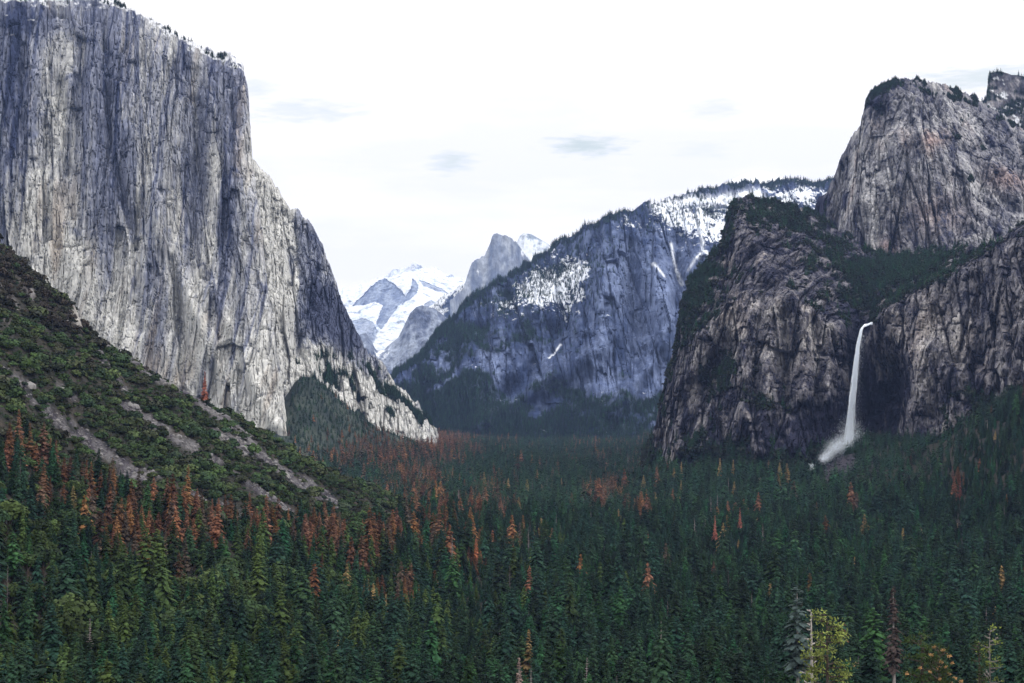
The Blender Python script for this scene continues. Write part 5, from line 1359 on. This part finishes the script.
mr = nt.nodes.new('ShaderNodeMapRange'); mr.inputs['From Min'].default_value = .42; mr.inputs['From Max'].default_value = .62; mr.inputs['To Min'].default_value = .90; mr.inputs['To Max'].default_value = 1.0
L(no.outputs['Fac'], mr.inputs['Value'])
fac = mr.outputs[0]
# thin darker cloud wisps
for (px, py, rx, ry, am) in ((586,146,44,11,.26), (452,162,26,12,.17), (300,112,70,14,.15), (715,108,30,12,.10), (985,78,90,14,.20), (250,88,26,10,.12), (700,150,40,10,.05)):
    dv = Vector([float(q) for q in unproj(px, py, 1000)]).normalized()
    sub = nt.nodes.new('ShaderNodeVectorMath'); sub.operation = 'SUBTRACT'; L(tc.outputs['Generated'], sub.inputs[0]); sub.inputs[1].default_value = dv
    dv2 = nt.nodes.new('ShaderNodeVectorMath'); dv2.operation = 'MULTIPLY'; L(sub.outputs[0], dv2.inputs[0]); dv2.inputs[1].default_value = (F/rx, F/rx*.3, F/ry)
    n3 = nt.nodes.new('ShaderNodeVectorMath'); n3.operation = 'ADD'; L(dv2.outputs[0], n3.inputs[0])
    nn = nt.nodes.new('ShaderNodeTexNoise'); nn.inputs['Scale'].default_value = 22; nn.inputs['Detail'].default_value = 4; L(mp.outputs[0], nn.inputs['Vector'])
    n4 = nt.nodes.new('ShaderNodeVectorMath'); n4.operation = 'SUBTRACT'; L(nn.outputs['Color'], n4.inputs[0]); n4.inputs[1].default_value = (.5, .5, .5)
    n5 = nt.nodes.new('ShaderNodeVectorMath'); n5.operation = 'SCALE'; L(n4.outputs[0], n5.inputs[0]); n5.inputs['Scale'].default_value = 1.8
    L(n5.outputs[0], n3.inputs[1])
    ln = nt.nodes.new('ShaderNodeVectorMath'); ln.operation = 'LENGTH'; L(n3.outputs[0], ln.inputs[0])
    m1 = nt.nodes.new('ShaderNodeMapRange'); m1.interpolation_type = 'SMOOTHSTEP'; m1.inputs['From Min'].default_value = .1; m1.inputs['From Max'].default_value = 1.25; m1.inputs['To Min'].default_value = am; m1.inputs['To Max'].default_value = 0
    L(ln.outputs['Value'], m1.inputs['Value'])
    sb = nt.nodes.new('ShaderNodeMath'); sb.operation = 'SUBTRACT'; L(fac, sb.inputs[0]); L(m1.outputs[0], sb.inputs[1]); fac = sb.outputs[0]
mul = nt.nodes.new('ShaderNodeMath'); mul.operation = 'MULTIPLY'; mul.inputs[1].default_value = 1.34; L(fac, mul.inputs[0])
# an overcast sky is brighter overhead than near the horizon
sx3 = nt.nodes.new('ShaderNodeSeparateXYZ'); L(tc.outputs['Generated'], sx3.inputs[0])
zr = nt.nodes.new('ShaderNodeMapRange'); zr.inputs['From Min'].default_value = .22; zr.inputs['From Max'].default_value = 1; zr.inputs['To Min'].default_value = 1; zr.inputs['To Max'].default_value = 2.3; L(sx3.outputs['Z'], zr.inputs['Value'])
mz = nt.nodes.new('ShaderNodeMath'); mz.operation = 'MULTIPLY'; L(mul.outputs[0], mz.inputs[0]); L(zr.outputs[0], mz.inputs[1]); mul = mz
L(mul.outputs[0], b2.inputs['Strength'])
cm = nt.nodes.new('ShaderNodeMapRange'); cm.inputs['From Min'].default_value = .62; cm.inputs['From Max'].default_value = .92; L(fac, cm.inputs['Value'])
cx_ = nt.nodes.new('ShaderNodeMix'); cx_.data_type = 'RGBA'; L(cm.outputs[0], cx_.inputs[0]); cx_.inputs[6].default_value = (.94, 1.04, .98, 1); cx_.inputs[7].default_value = (1.035, 1.0, .965, 1); L(cx_.outputs[2], b2.inputs['Color'])
mx = nt.nodes.new('ShaderNodeMixShader'); mx.inputs[0].default_value = .9
L(b1.outputs[0], mx.inputs[1]); L(b2.outputs[0], mx.inputs[2]); L(mx.outputs[0], out.inputs['Surface'])

sl = bpy.data.lights.new('sun', 'SUN'); sl.energy = 1.2; sl.angle = math.radians(10); sl.color = (1, .95, .88)
so = bpy.data.objects.new('sun', sl); COL.objects.link(so)
dirv = Vector((math.sin(SUN_AZ)*math.cos(SUN_EL), math.cos(SUN_AZ)*math.cos(SUN_EL), math.sin(SUN_EL)))
so.rotation_euler = dirv.to_track_quat('Z', 'Y').to_euler(); so.location = dirv*3000

cam = bpy.data.cameras.new('camera'); co = bpy.data.objects.new('camera', cam); COL.objects.link(co)
cam.sensor_width = 36; cam.lens = 36*F/1024; cam.clip_start = 1; cam.clip_end = 80000
co.rotation_euler = (math.pi/2 + TH, 0, 0); SC.camera = co
vs = SC.view_settings; vs.view_transform = 'Standard'; vs.look = 'None'; vs.exposure = 0; vs.gamma = 1; vs.use_curve_mapping = False
cy = SC.cycles; cy.max_bounces = 6; cy.diffuse_bounces = 3; cy.glossy_bounces = 1; cy.transmission_bounces = 2; cy.transparent_max_bounces = 4; cy.volume_bounces = 0; cy.use_adaptive_sampling = False
cy.use_denoising = True; cy.denoiser = 'OPENIMAGEDENOISE'; cy.denoising_input_passes = 'RGB_ALBEDO_NORMAL'; cy.denoising_prefilter = 'ACCURATE'
